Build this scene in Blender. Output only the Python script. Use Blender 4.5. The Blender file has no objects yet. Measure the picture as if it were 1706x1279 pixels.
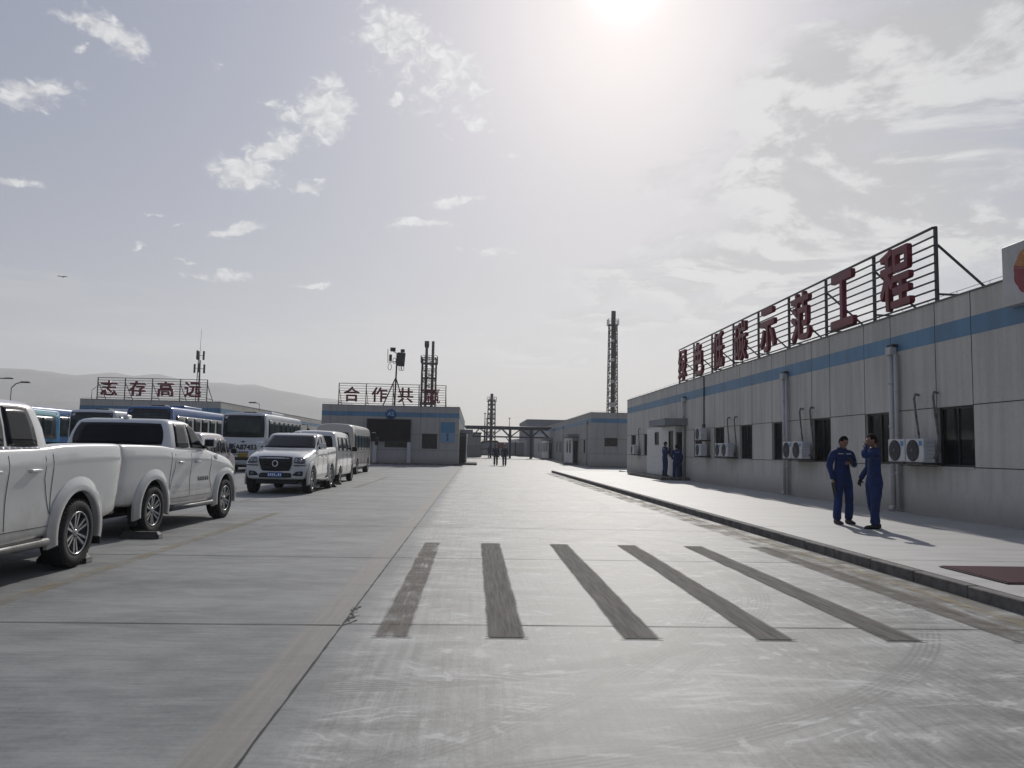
import bpy, bmesh, math, random
from mathutils import Vector, Matrix, noise as mnoise
random.seed(7)
R = math.radians
SC = bpy.context.scene
COL = SC.collection

# ------------------------------------------------------------------ camera
_f, _cx, _cy, CAM_H, _roll = 1280.0, 853.0, 639.5, 1.46, 0.020
d = Vector((790 - _cx, -(748 - _cy), _f)).normalized()          # road direction (+Y) seen by the lens
h = Vector((1.0, -_roll, 0.0))
X_ = (h - h.dot(d) * d).normalized()
Z_ = d.cross(h).normalized()
if Z_.y < 0: Z_ = -Z_
X_ = (X_ - X_.dot(Z_) * Z_).normalized()
rot = Matrix(((X_.x, X_.y, -X_.z), (d.x, d.y, -d.z), (Z_.x, Z_.y, -Z_.z)))
cam_d = bpy.data.cameras.new('camera')
cam_d.sensor_fit = 'HORIZONTAL'; cam_d.sensor_width = 36.0
cam_d.lens = 36.0 * _f / 1706.0
cam_d.clip_start = 0.05; cam_d.clip_end = 9000
cam = bpy.data.objects.new('camera', cam_d); COL.objects.link(cam)
cam.matrix_world = Matrix.Translation((0, 0, CAM_H)) @ rot.to_4x4()
SC.camera = cam
SC.view_settings.view_transform = 'Standard'
SC.view_settings.look = 'None'
SC.view_settings.exposure = 0.09
SC.view_settings.gamma = 1.0
SC.render.engine = 'CYCLES'
SC.cycles.max_bounces = 8
SC.cycles.volume_bounces = 1
SC.cycles.use_denoising = True

# ------------------------------------------------------------------ sun and sky
SUN_EL, SUN_AZ = 32.8, 10.9
sun_dir = Vector((math.sin(R(SUN_AZ)) * math.cos(R(SUN_EL)), math.cos(R(SUN_AZ)) * math.cos(R(SUN_EL)), math.sin(R(SUN_EL))))
sl = bpy.data.lights.new('sun', 'SUN'); sl.energy = 3.0; sl.angle = R(0.9); sl.color = (1.0, 0.955, 0.89)
so = bpy.data.objects.new('sun', sl); COL.objects.link(so)
so.rotation_euler = sun_dir.to_track_quat('Z', 'Y').to_euler()

W = bpy.data.worlds.new('World'); SC.world = W; W.use_nodes = True
nt = W.node_tree; nt.nodes.clear()
def N(t, **kw):
    n = nt.nodes.new(t)
    for k, v in kw.items(): setattr(n, k, v)
    return n
def L(a, b): nt.links.new(a, b)
def setin(n, i, v):
    if hasattr(v, 'is_output') or isinstance(v, bpy.types.NodeSocket): L(v, n.inputs[i])
    else: n.inputs[i].default_value = v
def M(op, a, b=None, c=None, clamp=False):
    n = N('ShaderNodeMath', operation=op, use_clamp=clamp)
    for i, v in enumerate((a, b, c)):
        if v is not None: setin(n, i, v)
    return n.outputs[0]
def VM(op, a, b=None):
    n = N('ShaderNodeVectorMath', operation=op)
    setin(n, 0, a)
    if b is not None: setin(n, 1, b)
    return n.outputs['Value'] if op in ('DOT_PRODUCT', 'LENGTH') else n.outputs[0]
def MIXC(f, a, b, blend='MIX'):
    n = N('ShaderNodeMix', data_type='RGBA', blend_type=blend)
    setin(n, 0, f); setin(n, 6, a); setin(n, 7, b)
    return n.outputs[2]
def SMOOTH(v, a, b, lo=0.0, hi=1.0):
    n = N('ShaderNodeMapRange', interpolation_type='SMOOTHSTEP')
    for i, q in enumerate((v, a, b, lo, hi)): setin(n, i, q)
    return n.outputs[0]
def NOISE(vec, scale, detail=4, rough=0.55, dist=0.0):
    n = N('ShaderNodeTexNoise'); setin(n, 'Vector', vec)
    for k, v in (('Scale', scale), ('Detail', detail), ('Roughness', rough), ('Distortion', dist)): n.inputs[k].default_value = v
    return n
def XYZ(x, y, z):
    n = N('ShaderNodeCombineXYZ')
    for i, v in enumerate((x, y, z)): setin(n, i, v)
    return n.outputs[0]

S = 0.1                                                           # Background strength
direc = N('ShaderNodeTexCoord').outputs['Generated']
sep = N('ShaderNodeSeparateXYZ'); L(direc, sep.inputs[0])
az = M('MULTIPLY', M('ARCTAN2', sep.outputs[0], sep.outputs[1]), 180 / math.pi)
el = M('MULTIPLY', M('ARCSINE', sep.outputs[2]), 180 / math.pi)
nish = N('ShaderNodeTexSky', sky_type='NISHITA')
nish.sun_disc = False; nish.sun_elevation = R(SUN_EL); nish.sun_rotation = R(SUN_AZ)
nish.air_density = 1.0; nish.dust_density = 5.0; nish.ozone_density = 1.0; nish.altitude = 800
elp = M('MAXIMUM', el, 0.0)
hz = M('POWER', 2.718, M('MULTIPLY', elp, -0.11))                 # thin veil that thickens to the horizon
veil = MIXC(hz, (0.170 / S, 0.200 / S, 0.305 / S, 1), (0.335 / S, 0.340 / S, 0.342 / S, 1))
base = MIXC(0.15, veil, nish.outputs[0])
# aureole of the sun in the dusty air
dt = M('MAXIMUM', VM('DOT_PRODUCT', direc, tuple(sun_dir)), 0.0)
glow = M('ADD', M('ADD', M('MULTIPLY', M('POWER', dt, 10.0), 0.075 / S), M('MULTIPLY', M('POWER', dt, 90.0), 0.055 / S)), M('MULTIPLY', M('POWER', dt, 1600.0), 0.6 / S))
gl = N('ShaderNodeMix', data_type='RGBA', blend_type='ADD'); gl.inputs[0].default_value = 1.0
glc = N('ShaderNodeVectorMath', operation='SCALE'); glc.inputs[0].default_value = (1.0, 0.985, 0.955); L(glow, glc.inputs['Scale'])
L(base, gl.inputs[6]); L(glc.outputs[0], gl.inputs[7])
sky = gl.outputs[2]
# small ragged cumulus on the left, by azimuth and elevation
P = XYZ(az, M('MULTIPLY', el, 1.5), 0.0)
wn = NOISE(P, 0.42, 6, 0.56)
wv = N('ShaderNodeVectorMath', operation='SUBTRACT'); L(wn.outputs['Color'], wv.inputs[0]); wv.inputs[1].default_value = (0.5, 0.5, 0.5)
ws = N('ShaderNodeSeparateXYZ'); L(wv.outputs[0], ws.inputs[0])
azw = M('MULTIPLY_ADD', ws.outputs[0], 3.6, az); elw = M('MULTIPLY_ADD', ws.outputs[1], 2.2, el)
ae = XYZ(azw, elw, 1.0)
PUFFS = [(-26.27, 25.64, 2.5, 0.8, -15.4, 1), (-28.22, 24.55, 0.45, 0.32, 15.1, 0.7), (-30.46, 21.22, 2.66, 0.81, 20.5, 0.8), (-31.21, 15.77, 1.43, 0.4, 6.7, 0.8), (-15.32, 23.73, 1.01, 0.35, 8.5, 0.8), (-11.67, 23.64, 2.09, 1.93, 41.9, 1.1), (-14.96, 20.77, 2.45, 1.03, 25.6, 1.1), (-17.35, 18.88, 2.4, 1.09, -0.1, 1.1), (-13.01, 18.17, 1.46, 0.41, 11.1, 1), (-6.6, 28.9, 3.0, 1.7, -15.7, 1.0), (-2.4, 27.0, 3.4, 1.8, -26.5, .92), (-4.0, 26.0, 6.0, 3.6, -20, .50), (-2.19, 18.22, 1.9, 0.48, 8.6, 1), (-4.49, 16.45, 2.42, 0.39, 6.1, 1.1), (0.92, 14.59, 2.03, 0.35, -1.4, 0.9), (-17.55, 14.82, 1.8, 0.39, 16.6, 1), (-18.19, 11.58, 2.58, 0.51, 3.6, 0.8), (-12.42, 11.39, 1.41, 0.33, 2.2, 0.9), (-20.7, 12.43, 0.9, 0.19, 6.5, 0.8), (-23.82, 13.05, 0.57, 0.29, 42.7, 0.7), (-21.14, 14.83, 0.75, 0.19, 7.6, 0.7), (-22.91, 15.3, 0.51, 0.15, 8.4, 0.7), (-6.6, 24.79, 0.99, 0.45, 5.0, 0.7), (-0.83, 23.55, 2.96, 1.01, -5.5, 0.6), (1.99, 21.32, 1.12, 0.34, 1.3, 0.7), (-19.14, 25.31, 1.11, 0.37, -14.2, 0.4), (-14.02, 23.05, 0.87, 0.63, 27.8, 0.9)]
def gauss(a0, e0, rx, ry, tilt, s, acc, vec=ae):
    c, t = math.cos(R(e0)), R(tilt)
    A1, B1 = math.cos(t) * c / rx, math.sin(t) / rx
    A2, B2 = -math.sin(t) * c / ry, math.cos(t) / ry
    u = VM('DOT_PRODUCT', vec, (A1, B1, -(a0 * A1 + e0 * B1)))
    v = VM('DOT_PRODUCT', vec, (A2, B2, -(a0 * A2 + e0 * B2)))
    g = M('POWER', 0.4, M('MULTIPLY_ADD', u, u, M('MULTIPLY', v, v)))
    g = M('MULTIPLY', g, s)
    return g if acc is None else M('MAXIMUM', acc, g)
F = None
for p in PUFFS: F = gauss(*p, F)
fine = NOISE(P, 0.9, 8, 0.57, 0.6).outputs['Fac']
dens = M('MULTIPLY', SMOOTH(M('ADD', F, M('MULTIPLY', M('SUBTRACT', fine, 0.5), 1.5)), 0.30, 0.92), M('MINIMUM', M('MULTIPLY', F, 2.6), 1.0))
pc = MIXC(SMOOTH(fine, 0.32, 0.74), (0.50 / S, 0.505 / S, 0.525 / S, 1), (0.76 / S, 0.76 / S, 0.77 / S, 1))
pc2 = N('ShaderNodeMix', data_type='RGBA', blend_type='ADD'); pc2.inputs[0].default_value = 0.75; L(pc, pc2.inputs[6]); L(glc.outputs[0], pc2.inputs[7])
sky = MIXC(M('MULTIPLY', dens, 0.92), sky, pc2.outputs[2])
# the broad bank on the right: layered altocumulus, seen obliquely on a high plane
zz = M('ADD', M('MAXIMUM', sep.outputs[2], 0.0), 0.16)
pl = XYZ(M('DIVIDE', sep.outputs[0], zz), M('DIVIDE', sep.outputs[1], zz), 0.0)
B = None
raw = XYZ(az, el, 1.0)
for p in ((31.0, 20.5, 17.0, 8.0, 27, 1.12), (20.5, 13.8, 13.0, 3.6, 20, 1.1), (37.0, 26.0, 9.0, 5.0, 35, 0.9), (12.0, 8.8, 9.0, 1.7, 14, 0.7), (52.0, 18.0, 16.0, 10.0, 10, 1.0), (60, 40, 25, 14, 10, 0.9)):
    B = gauss(*p, B, raw)
bn = NOISE(pl, 2.3, 10, 0.61, 0.45).outputs['Fac']
off = N('ShaderNodeVectorMath', operation='ADD'); L(pl, off.inputs[0]); off.inputs[1].default_value = (-0.035, 0.07, 0.0)
bn2 = NOISE(off.outputs[0], 2.3, 10, 0.61, 0.45).outputs['Fac']
bd = SMOOTH(M('ADD', M('MULTIPLY', B, 0.62), M('MULTIPLY', M('SUBTRACT', bn, 0.5), 2.1)), 0.12, 0.56)
bd = M('MULTIPLY', bd, SMOOTH(B, 0.04, 0.32))
bs = SMOOTH(M('SUBTRACT', bn, bn2), -0.04, 0.055)
bc = MIXC(bs, (0.385 / S, 0.385 / S, 0.395 / S, 1), (0.64 / S, 0.64 / S, 0.635 / S, 1))
bc2 = N('ShaderNodeMix', data_type='RGBA', blend_type='ADD'); bc2.inputs[0].default_value = 0.6; L(bc, bc2.inputs[6]); L(glc.outputs[0], bc2.inputs[7])
sky = MIXC(M('MULTIPLY', bd, 0.85), sky, bc2.outputs[2])
# faint flat streaks low over the horizon
st = NOISE(XYZ(M('MULTIPLY', az, 0.05), M('MULTIPLY', el, 0.42), 3.0), 1.6, 5, 0.5, 0.6).outputs['Fac']
stm = M('MULTIPLY', SMOOTH(st, 0.5, 0.72), M('MULTIPLY', SMOOTH(el, 1.0, 5.0), SMOOTH(el, 16.0, 9.0)))
sky = MIXC(M('MULTIPLY', stm, 0.35), sky, (0.56 / S, 0.55 / S, 0.54 / S, 1))
bg = N('ShaderNodeBackground'); bg.inputs[1].default_value = S
L(sky, bg.inputs[0])
wo = N('ShaderNodeOutputWorld'); L(bg.outputs[0], wo.inputs[0])
W.cycles.sampling_method = 'MANUAL'; W.cycles.sample_map_resolution = 512

# ------------------------------------------------------------------ materials
def mat(name, color, rough=0.6, metal=0.0, var=0.0, scale=3.0, spec=0.5, coat=0.0, stretch=(1, 1, 1), color2=None, bump=0.0, emit=None):
    global nt
    m = bpy.data.materials.new(name); m.use_nodes = True
    nt = m.node_tree
    b = nt.nodes['Principled BSDF']
    b.inputs['Base Color'].default_value = (*color, 1); b.inputs['Roughness'].default_value = rough
    b.inputs['Metallic'].default_value = metal; b.inputs['Specular IOR Level'].default_value = spec
    b.inputs['Coat Weight'].default_value = coat; b.inputs['Coat Roughness'].default_value = 0.08
    if var or color2:
        tc = N('ShaderNodeTexCoord').outputs['Object']
        v = VM('MULTIPLY', tc, stretch)
        n = NOISE(v, scale, 7, 0.62, 0.3)
        c2 = color2 or tuple(max(0, c * (1 - var)) for c in color)
        c1 = color if color2 else tuple(min(1, c * (1 + var * .6)) for c in color)
        L(MIXC(SMOOTH(n.outputs['Fac'], 0.3, 0.7), (*c2, 1), (*c1, 1)), b.inputs['Base Color'])
        L(M('ADD', M('MULTIPLY', n.outputs['Fac'], 0.2), max(0.0, rough - 0.1), clamp=True), b.inputs['Roughness'])
        if bump:
            bp = N('ShaderNodeBump'); bp.inputs['Strength'].default_value = bump; bp.inputs['Distance'].default_value = 0.02
            L(n.outputs['Fac'], bp.inputs['Height']); L(bp.outputs[0], b.inputs['Normal'])
    return m

def wall_mat(name, c1, c2):
    """rendered wall panel: broad blotches, rain streaks running down, grime splashed above the ground"""
    global nt
    m = bpy.data.materials.new(name); m.use_nodes = True; nt = m.node_tree
    b = nt.nodes['Principled BSDF']; b.inputs['Roughness'].default_value = 0.75
    g = N('ShaderNodeNewGeometry').outputs['Position']
    s = N('ShaderNodeSeparateXYZ'); L(g, s.inputs[0])
    big = NOISE(g, 0.35, 4, 0.5).outputs['Fac']
    streak = NOISE(VM('MULTIPLY', g, (2.2, 2.2, 0.12)), 2.0, 6, 0.6).outputs['Fac']
    fine_ = NOISE(g, 14.0, 6, 0.6).outputs['Fac']
    f = M('ADD', M('ADD', M('MULTIPLY', big, 0.36), M('MULTIPLY', streak, 0.54)), M('MULTIPLY', fine_, 0.2))
    c = MIXC(SMOOTH(f, 0.36, 0.70), (*c2, 1), (*c1, 1))
    gr = M('MULTIPLY', SMOOTH(M('ADD', s.outputs[2], M('MULTIPLY', streak, -0.9)), 0.35, -0.35), 0.55)
    c = MIXC(gr, c, (0.16, 0.145, 0.125, 1))
    L(c, b.inputs['Base Color'])
    bp = N('ShaderNodeBump'); bp.inputs['Strength'].default_value = 0.25; bp.inputs['Distance'].default_value = 0.01
    L(fine_, bp.inputs['Height']); L(bp.outputs[0], b.inputs['Normal'])
    return m

WALL = wall_mat('render_wall', (0.56, 0.54, 0.485), (0.40, 0.383, 0.345))
WALL_MID = wall_mat('render_wall_grey', (0.385, 0.372, 0.345), (0.305, 0.295, 0.274))
WALL_FAR = wall_mat('render_wall_pale', (0.46, 0.445, 0.40), (0.37, 0.358, 0.325))
WALL_DARK = wall_mat('grey_cladding', (0.23, 0.24, 0.25), (0.18, 0.185, 0.195))
JOINT = mat('joint_dark', (0.035, 0.035, 0.035), 0.9)
BLUE_BAND = mat('blue_band', (0.088, 0.205, 0.325), 0.5, var=0.25, scale=1.2, stretch=(1, 1, .3))
ROOF = mat('roof_felt', (0.16, 0.16, 0.155), 0.95, var=0.3)
FRAME_AL = mat('window_frame', (0.045, 0.047, 0.05), 0.4, 0.3)
GLASS = mat('window_glass', (0.012, 0.014, 0.018), 0.06, var=0.4, scale=1.3, spec=0.35)
GLASS.node_tree.nodes['Principled BSDF'].inputs['Alpha'].default_value = 0.62
WHITE_UP = mat('white_upvc', (0.62, 0.62, 0.61), 0.35, var=0.12, scale=6)
PIPE = mat('pipe_grey', (0.46, 0.455, 0.44), 0.5, var=0.15, scale=4, stretch=(1, 1, .2))
DARKMET = mat('dark_steel', (0.05, 0.052, 0.055), 0.55, 0.4, var=0.35, scale=8)
STEEL = mat('galvanised_steel', (0.12, 0.122, 0.122), 0.5, 0.5, var=0.35, scale=5)
SIGN_STEEL = mat('sign_steel', (0.075, 0.07, 0.07), 0.55, 0.4, var=0.3, scale=9)
RED = mat('red_letter', (0.165, 0.010, 0.024), 0.45, var=0.3, scale=5)
RED_SIDE = RED
RUBBER = mat('tyre_rubber', (0.018, 0.018, 0.018), 0.85, var=0.4, scale=20)
DARKPLASTIC = mat('black_plastic', (0.018, 0.018, 0.020), 0.5, var=0.3, scale=15, spec=0.35)
ALLOY = mat('alloy', (0.5, 0.5, 0.5), 0.3, 0.85, var=0.2, scale=20)
CHROME = mat('chrome', (0.65, 0.65, 0.66), 0.14, 1.0)
CARGLASS = mat('tinted_car_glass', (0.010, 0.011, 0.014), 0.05, spec=0.22, var=0.3, scale=1.5)
LAMP_CLEAR = mat('headlamp', (0.14, 0.15, 0.165), 0.15, 0.3, var=0.4, scale=25)
LAMP_RED = mat('tail_lamp', (0.28, 0.008, 0.012), 0.2)
LAMP_AMBER = mat('amber_lamp', (0.5, 0.18, 0.01), 0.25)
PLATE_BLUE = mat('plate_blue', (0.015, 0.10, 0.33), 0.4)
PLATE_YELLOW = mat('plate_yellow', (0.42, 0.26, 0.02), 0.4)
PLATE_WHITE = mat('plate_white', (0.75, 0.75, 0.75), 0.4)
INK = mat('dark_lettering', (0.03, 0.03, 0.034), 0.6)
SCREEN = mat('unlit_screen', (0.012, 0.011, 0.015), 0.8, var=0.3, scale=6, spec=0.05)

def paint(name, col, dirt=(0.30, 0.27, 0.23), amount=0.5, rough=0.28, coat=0.6):
    """car paint with road dust thrown up along the sills"""
    global nt
    m = bpy.data.materials.new(name); m.use_nodes = True; nt = m.node_tree
    b = nt.nodes['Principled BSDF']; b.inputs['Coat Weight'].default_value = coat; b.inputs['Coat Roughness'].default_value = 0.06
    tc = N('ShaderNodeTexCoord').outputs['Object']
    s = N('ShaderNodeSeparateXYZ'); L(tc, s.inputs[0])
    n = NOISE(tc, 3.5, 7, 0.65).outputs['Fac']
    f = M('MULTIPLY', SMOOTH(M('ADD', s.outputs[2], M('MULTIPLY', n, -0.55)), 0.62, 0.02), amount)
    f = M('ADD', f, M('MULTIPLY', SMOOTH(n, 0.45, 0.75), 0.10 * amount), clamp=True)
    L(MIXC(f, (*col, 1), (*dirt, 1)), b.inputs['Base Color'])
    L(M('ADD', M('MULTIPLY', f, 0.5), rough, clamp=True), b.inputs['Roughness'])
    return m
WHITE_CAR = paint('white_car_paint', (0.60, 0.612, 0.595), amount=0.75, coat=1.0)
WHITE_BUS = paint('white_bus_paint', (0.60, 0.63, 0.65), amount=0.7)
BLUE_BUS = paint('blue_bus_paint', (0.035, 0.115, 0.30), amount=0.4)
TEAL_BUS = paint('teal_bus_paint', (0.03, 0.21, 0.42), amount=0.4)
TEAL_ROOF = mat('pale_teal_roof', (0.34, 0.58, 0.60), 0.4)
BEIGE_BUS = paint('beige_bus_paint', (0.50, 0.47, 0.42), amount=0.6)
SILVER_CAR = paint('pale_pink_silver_paint', (0.55, 0.50, 0.49), amount=0.4)
BUSGLASS = mat('bus_glass', (0.020, 0.034, 0.036), 0.06, var=0.5, scale=1.2, spec=0.32)

# people
SKIN = mat('skin', (0.25, 0.14, 0.092), 0.55, var=0.12, scale=20)
OVERALL = mat('blue_coverall', (0.0055, 0.023, 0.105), 0.85, var=0.45, scale=9, bump=0.5)
SHOE = mat('black_shoe', (0.015, 0.015, 0.016), 0.6)
HAIR = mat('black_hair', (0.007, 0.006, 0.006), 0.85, spec=0.15, var=0.4, scale=60)
REFLECT = mat('grey_reflective_tape', (0.55, 0.55, 0.55), 0.4)

# ------------------------------------------------------------------ mesh helpers
class MB:
    def __init__(self): self.bm = bmesh.new(); self.mi = 0
    def face(self, vs, smooth=False):
        vv = [self.bm.verts.new(v) for v in vs]
        f = self.bm.faces.new(vv); f.material_index = self.mi; f.smooth = smooth
        return f
    def box(self, x0, x1, y0, y1, z0, z1, bevel=0.0, m=None):
        r = bmesh.ops.create_cube(self.bm, size=1.0)
        vs = r['verts']
        mat4 = Matrix.Translation(((x0 + x1) / 2, (y0 + y1) / 2, (z0 + z1) / 2)) @ Matrix.Diagonal((abs(x1 - x0), abs(y1 - y0), abs(z1 - z0), 1))
        if m is not None: mat4 = m @ mat4
        bmesh.ops.transform(self.bm, matrix=mat4, verts=vs)
        fs = {f for v in vs for f in v.link_faces}
        for f in fs: f.material_index = self.mi
        if bevel:
            es = list({e for v in vs for e in v.link_edges})
            r = bmesh.ops.bevel(self.bm, geom=es, offset=bevel, segments=2, affect='EDGES', profile=0.6)
            for f in r['faces']: f.material_index = self.mi; f.smooth = True
        return self
    def tube(self, a, b, r, r2=None, n=8, cap=True, smooth=True):
        a, b = Vector(a), Vector(b); r2 = r if r2 is None else r2
        q = (b - a).normalized().to_track_quat('Z', 'Y')
        ra = [self.bm.verts.new(a + q @ Vector((math.cos(2 * math.pi * i / n) * r, math.sin(2 * math.pi * i / n) * r, 0))) for i in range(n)]
        rb = [self.bm.verts.new(b + q @ Vector((math.cos(2 * math.pi * i / n) * r2, math.sin(2 * math.pi * i / n) * r2, 0))) for i in range(n)]
        for i in range(n):
            f = self.bm.faces.new((ra[i], ra[(i + 1) % n], rb[(i + 1) % n], rb[i])); f.smooth = smooth; f.material_index = self.mi
        if cap:
            f = self.bm.faces.new(ra[::-1]); f.material_index = self.mi
            f = self.bm.faces.new(rb); f.material_index = self.mi
        return self
    def path(self, pts, r, n=6):
        for a, b in zip(pts[:-1], pts[1:]): self.tube(a, b, r, n=n)
        return self
    def bar(self, a, b, w, t=None):
        """square section bar between two points"""
        a, b = Vector(a), Vector(b); t = w if t is None else t
        v = b - a; up = Vector((0, 0, 1)) if abs(v.normalized().z) < .95 else Vector((1, 0, 0))
        s = v.cross(up).normalized() * w / 2; u = v.cross(s).normalized() * t / 2
        p = [self.bm.verts.new(q + i * s + j * u) for q in (a, b) for i, j in ((-1, -1), (1, -1), (1, 1), (-1, 1))]
        for ix in ((3, 2, 1, 0), (4, 5, 6, 7), (0, 1, 5, 4), (1, 2, 6, 5), (2, 3, 7, 6), (3, 0, 4, 7)):
            f = self.bm.faces.new([p[i] for i in ix]); f.material_index = self.mi
        return self
    def lathe(self, prof, n=24, m=None, smooth=True, closed=False):
        """revolve (r, z) profile about Z, then transform by m"""
        rings = []
        for r, z in prof:
            ring = []
            for i in range(n):
                a = 2 * math.pi * i / n
                p = Vector((r * math.cos(a), r * math.sin(a), z))
                ring.append(self.bm.verts.new(m @ p if m is not None else p))
            rings.append(ring)
        prs = list(zip(rings[:-1], rings[1:]))
        if closed: prs.append((rings[-1], rings[0]))
        for A, B_ in prs:
            for i in range(n):
                f = self.bm.faces.new((A[i], A[(i + 1) % n], B_[(i + 1) % n], B_[i])); f.smooth = smooth; f.material_index = self.mi
        return self
    def prism(self, pts, vec, bevel=0):
        """extrude polygon pts along vec"""
        vec = Vector(vec)
        a = [self.bm.verts.new(p) for p in pts]; b = [self.bm.verts.new(Vector(p) + vec) for p in pts]
        n = len(pts)
        for f in (self.bm.faces.new(a), self.bm.faces.new(b[::-1])): f.material_index = self.mi
        for i in range(n):
            f = self.bm.faces.new((a[i], b[i], b[(i + 1) % n], a[(i + 1) % n])); f.material_index = self.mi
        return self
    def loft(self, rings, cap=True, smooth=True, closed=True):
        R_ = [[self.bm.verts.new(p) for p in ring] for ring in rings]
        n = len(rings[0])
        for A, B_ in zip(R_[:-1], R_[1:]):
            for i in range(n if closed else n - 1):
                f = self.bm.faces.new((A[i], A[(i + 1) % n], B_[(i + 1) % n], B_[i])); f.smooth = smooth; f.material_index = self.mi
        if cap:
            for ring, rev in ((R_[0], True), (R_[-1], False)):
                f = self.bm.faces.new(ring[::-1] if rev else ring); f.material_index = self.mi
        return self
    def build(self, name, mats, parent=None, recalc=True, autosmooth=None):
        if recalc: bmesh.ops.recalc_face_normals(self.bm, faces=self.bm.faces)
        me = bpy.data.meshes.new(name); self.bm.to_mesh(me); self.bm.free()
        for m in (mats if isinstance(mats, (list, tuple)) else [mats]): me.materials.append(m)
        if autosmooth is not None:
            me.shade_smooth(); me.set_sharp_from_angle(angle=R(autosmooth))
        o = bpy.data.objects.new(name, me); COL.objects.link(o)
        if parent is not None: o.parent = parent
        return o

def tag(o, label, cat, group=None):
    o['label'] = label; o['category'] = cat
    if group: o['group'] = group
    return o
def thing(name, label, cat, loc=(0, 0, 0), rz=0.0, group=None):
    o = bpy.data.objects.new(name, None); COL.objects.link(o)
    o.location = loc; o.rotation_euler = (0, 0, rz); o.empty_display_size = 0.3
    return tag(o, label, cat, group)
def structure(o): o['kind'] = 'structure'; return o
def copy_tree(o, parent=None):
    c = o.copy(); COL.objects.link(c)
    if parent is not None: c.parent = parent
    for ch in list(o.children): copy_tree(ch, c)
    return c
def glyphs(text, size, depth, bold=0.02):
    """text as a flat-laid mesh (XY plane, extruded in Z, centred)"""
    c = bpy.data.curves.new('lettering', 'FONT'); c.body = text; c.size = size; c.extrude = depth / 2
    c.align_x = 'CENTER'; c.align_y = 'CENTER'
    o = bpy.data.objects.new('lettering', c); COL.objects.link(o)
    bpy.context.view_layer.update()
    dg = bpy.context.evaluated_depsgraph_get()
    me = bpy.data.meshes.new_from_object(o.evaluated_get(dg))
    bpy.data.objects.remove(o); bpy.data.curves.remove(c)
    # heavier strokes: shifted copies, each a little proud of the last so that no faces coincide
    bm = bmesh.new(); eps = depth * .012
    for k, (dx, dy) in enumerate(((0, 0), (bold, 0), (-bold, 0), (0, bold), (0, -bold), (bold * .7, bold * .7), (-bold * .7, -bold * .7), (bold * .7, -bold * .7), (-bold * .7, bold * .7))):
        n0 = len(bm.verts); bm.from_mesh(me); bm.verts.ensure_lookup_table()
        for v in bm.verts[n0:]: v.co += Vector((dx, dy, k * eps))
    bm.to_mesh(me); bm.free()
    return me
def fit_glyph(ch, w, hgt, depth, bold=0.02):
    """one character scaled to w x hgt, centred"""
    me = glyphs(ch, 1.0, 0.1, bold)
    xs = [v.co.x for v in me.vertices]; ys = [v.co.y for v in me.vertices]
    cx, cy = (min(xs) + max(xs)) / 2, (min(ys) + max(ys)) / 2
    sx, sy = w / (max(xs) - min(xs)), hgt / (max(ys) - min(ys))
    for v in me.vertices: v.co = Vector(((v.co.x - cx) * sx, (v.co.y - cy) * sy, v.co.z * depth / 0.1))
    return me
def place_mesh(name, me, m4, mats, parent=None):
    me.transform(m4); me.materials.clear(); me.materials.append(mats)
    o = bpy.data.objects.new(name, me); COL.objects.link(o)
    if parent is not None: o.parent = parent
    return o
FACE_ROAD = Matrix(((0, 0, -1, 0), (-1, 0, 0, 0), (0, 1, 0, 0), (0, 0, 0, 1)))     # text facing -X, reading towards -Y
FACE_CAM = Matrix(((1, 0, 0, 0), (0, 0, -1, 0), (0, 1, 0, 0), (0, 0, 0, 1)))       # text facing -Y
FACE_ROADX = Matrix(((0, 0, 1, 0), (1, 0, 0, 0), (0, 1, 0, 0), (0, 0, 0, 1)))      # text facing +X, reading towards +Y
T = Matrix.Translation
# ------------------------------------------------------------------ ground
def sstep(x, a, b):
    t = min(1, max(0, (x - a) / (b - a))); return t * t * (3 - 2 * t)
def gz(y): return 0.30 * sstep(y, 58, 120)

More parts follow.
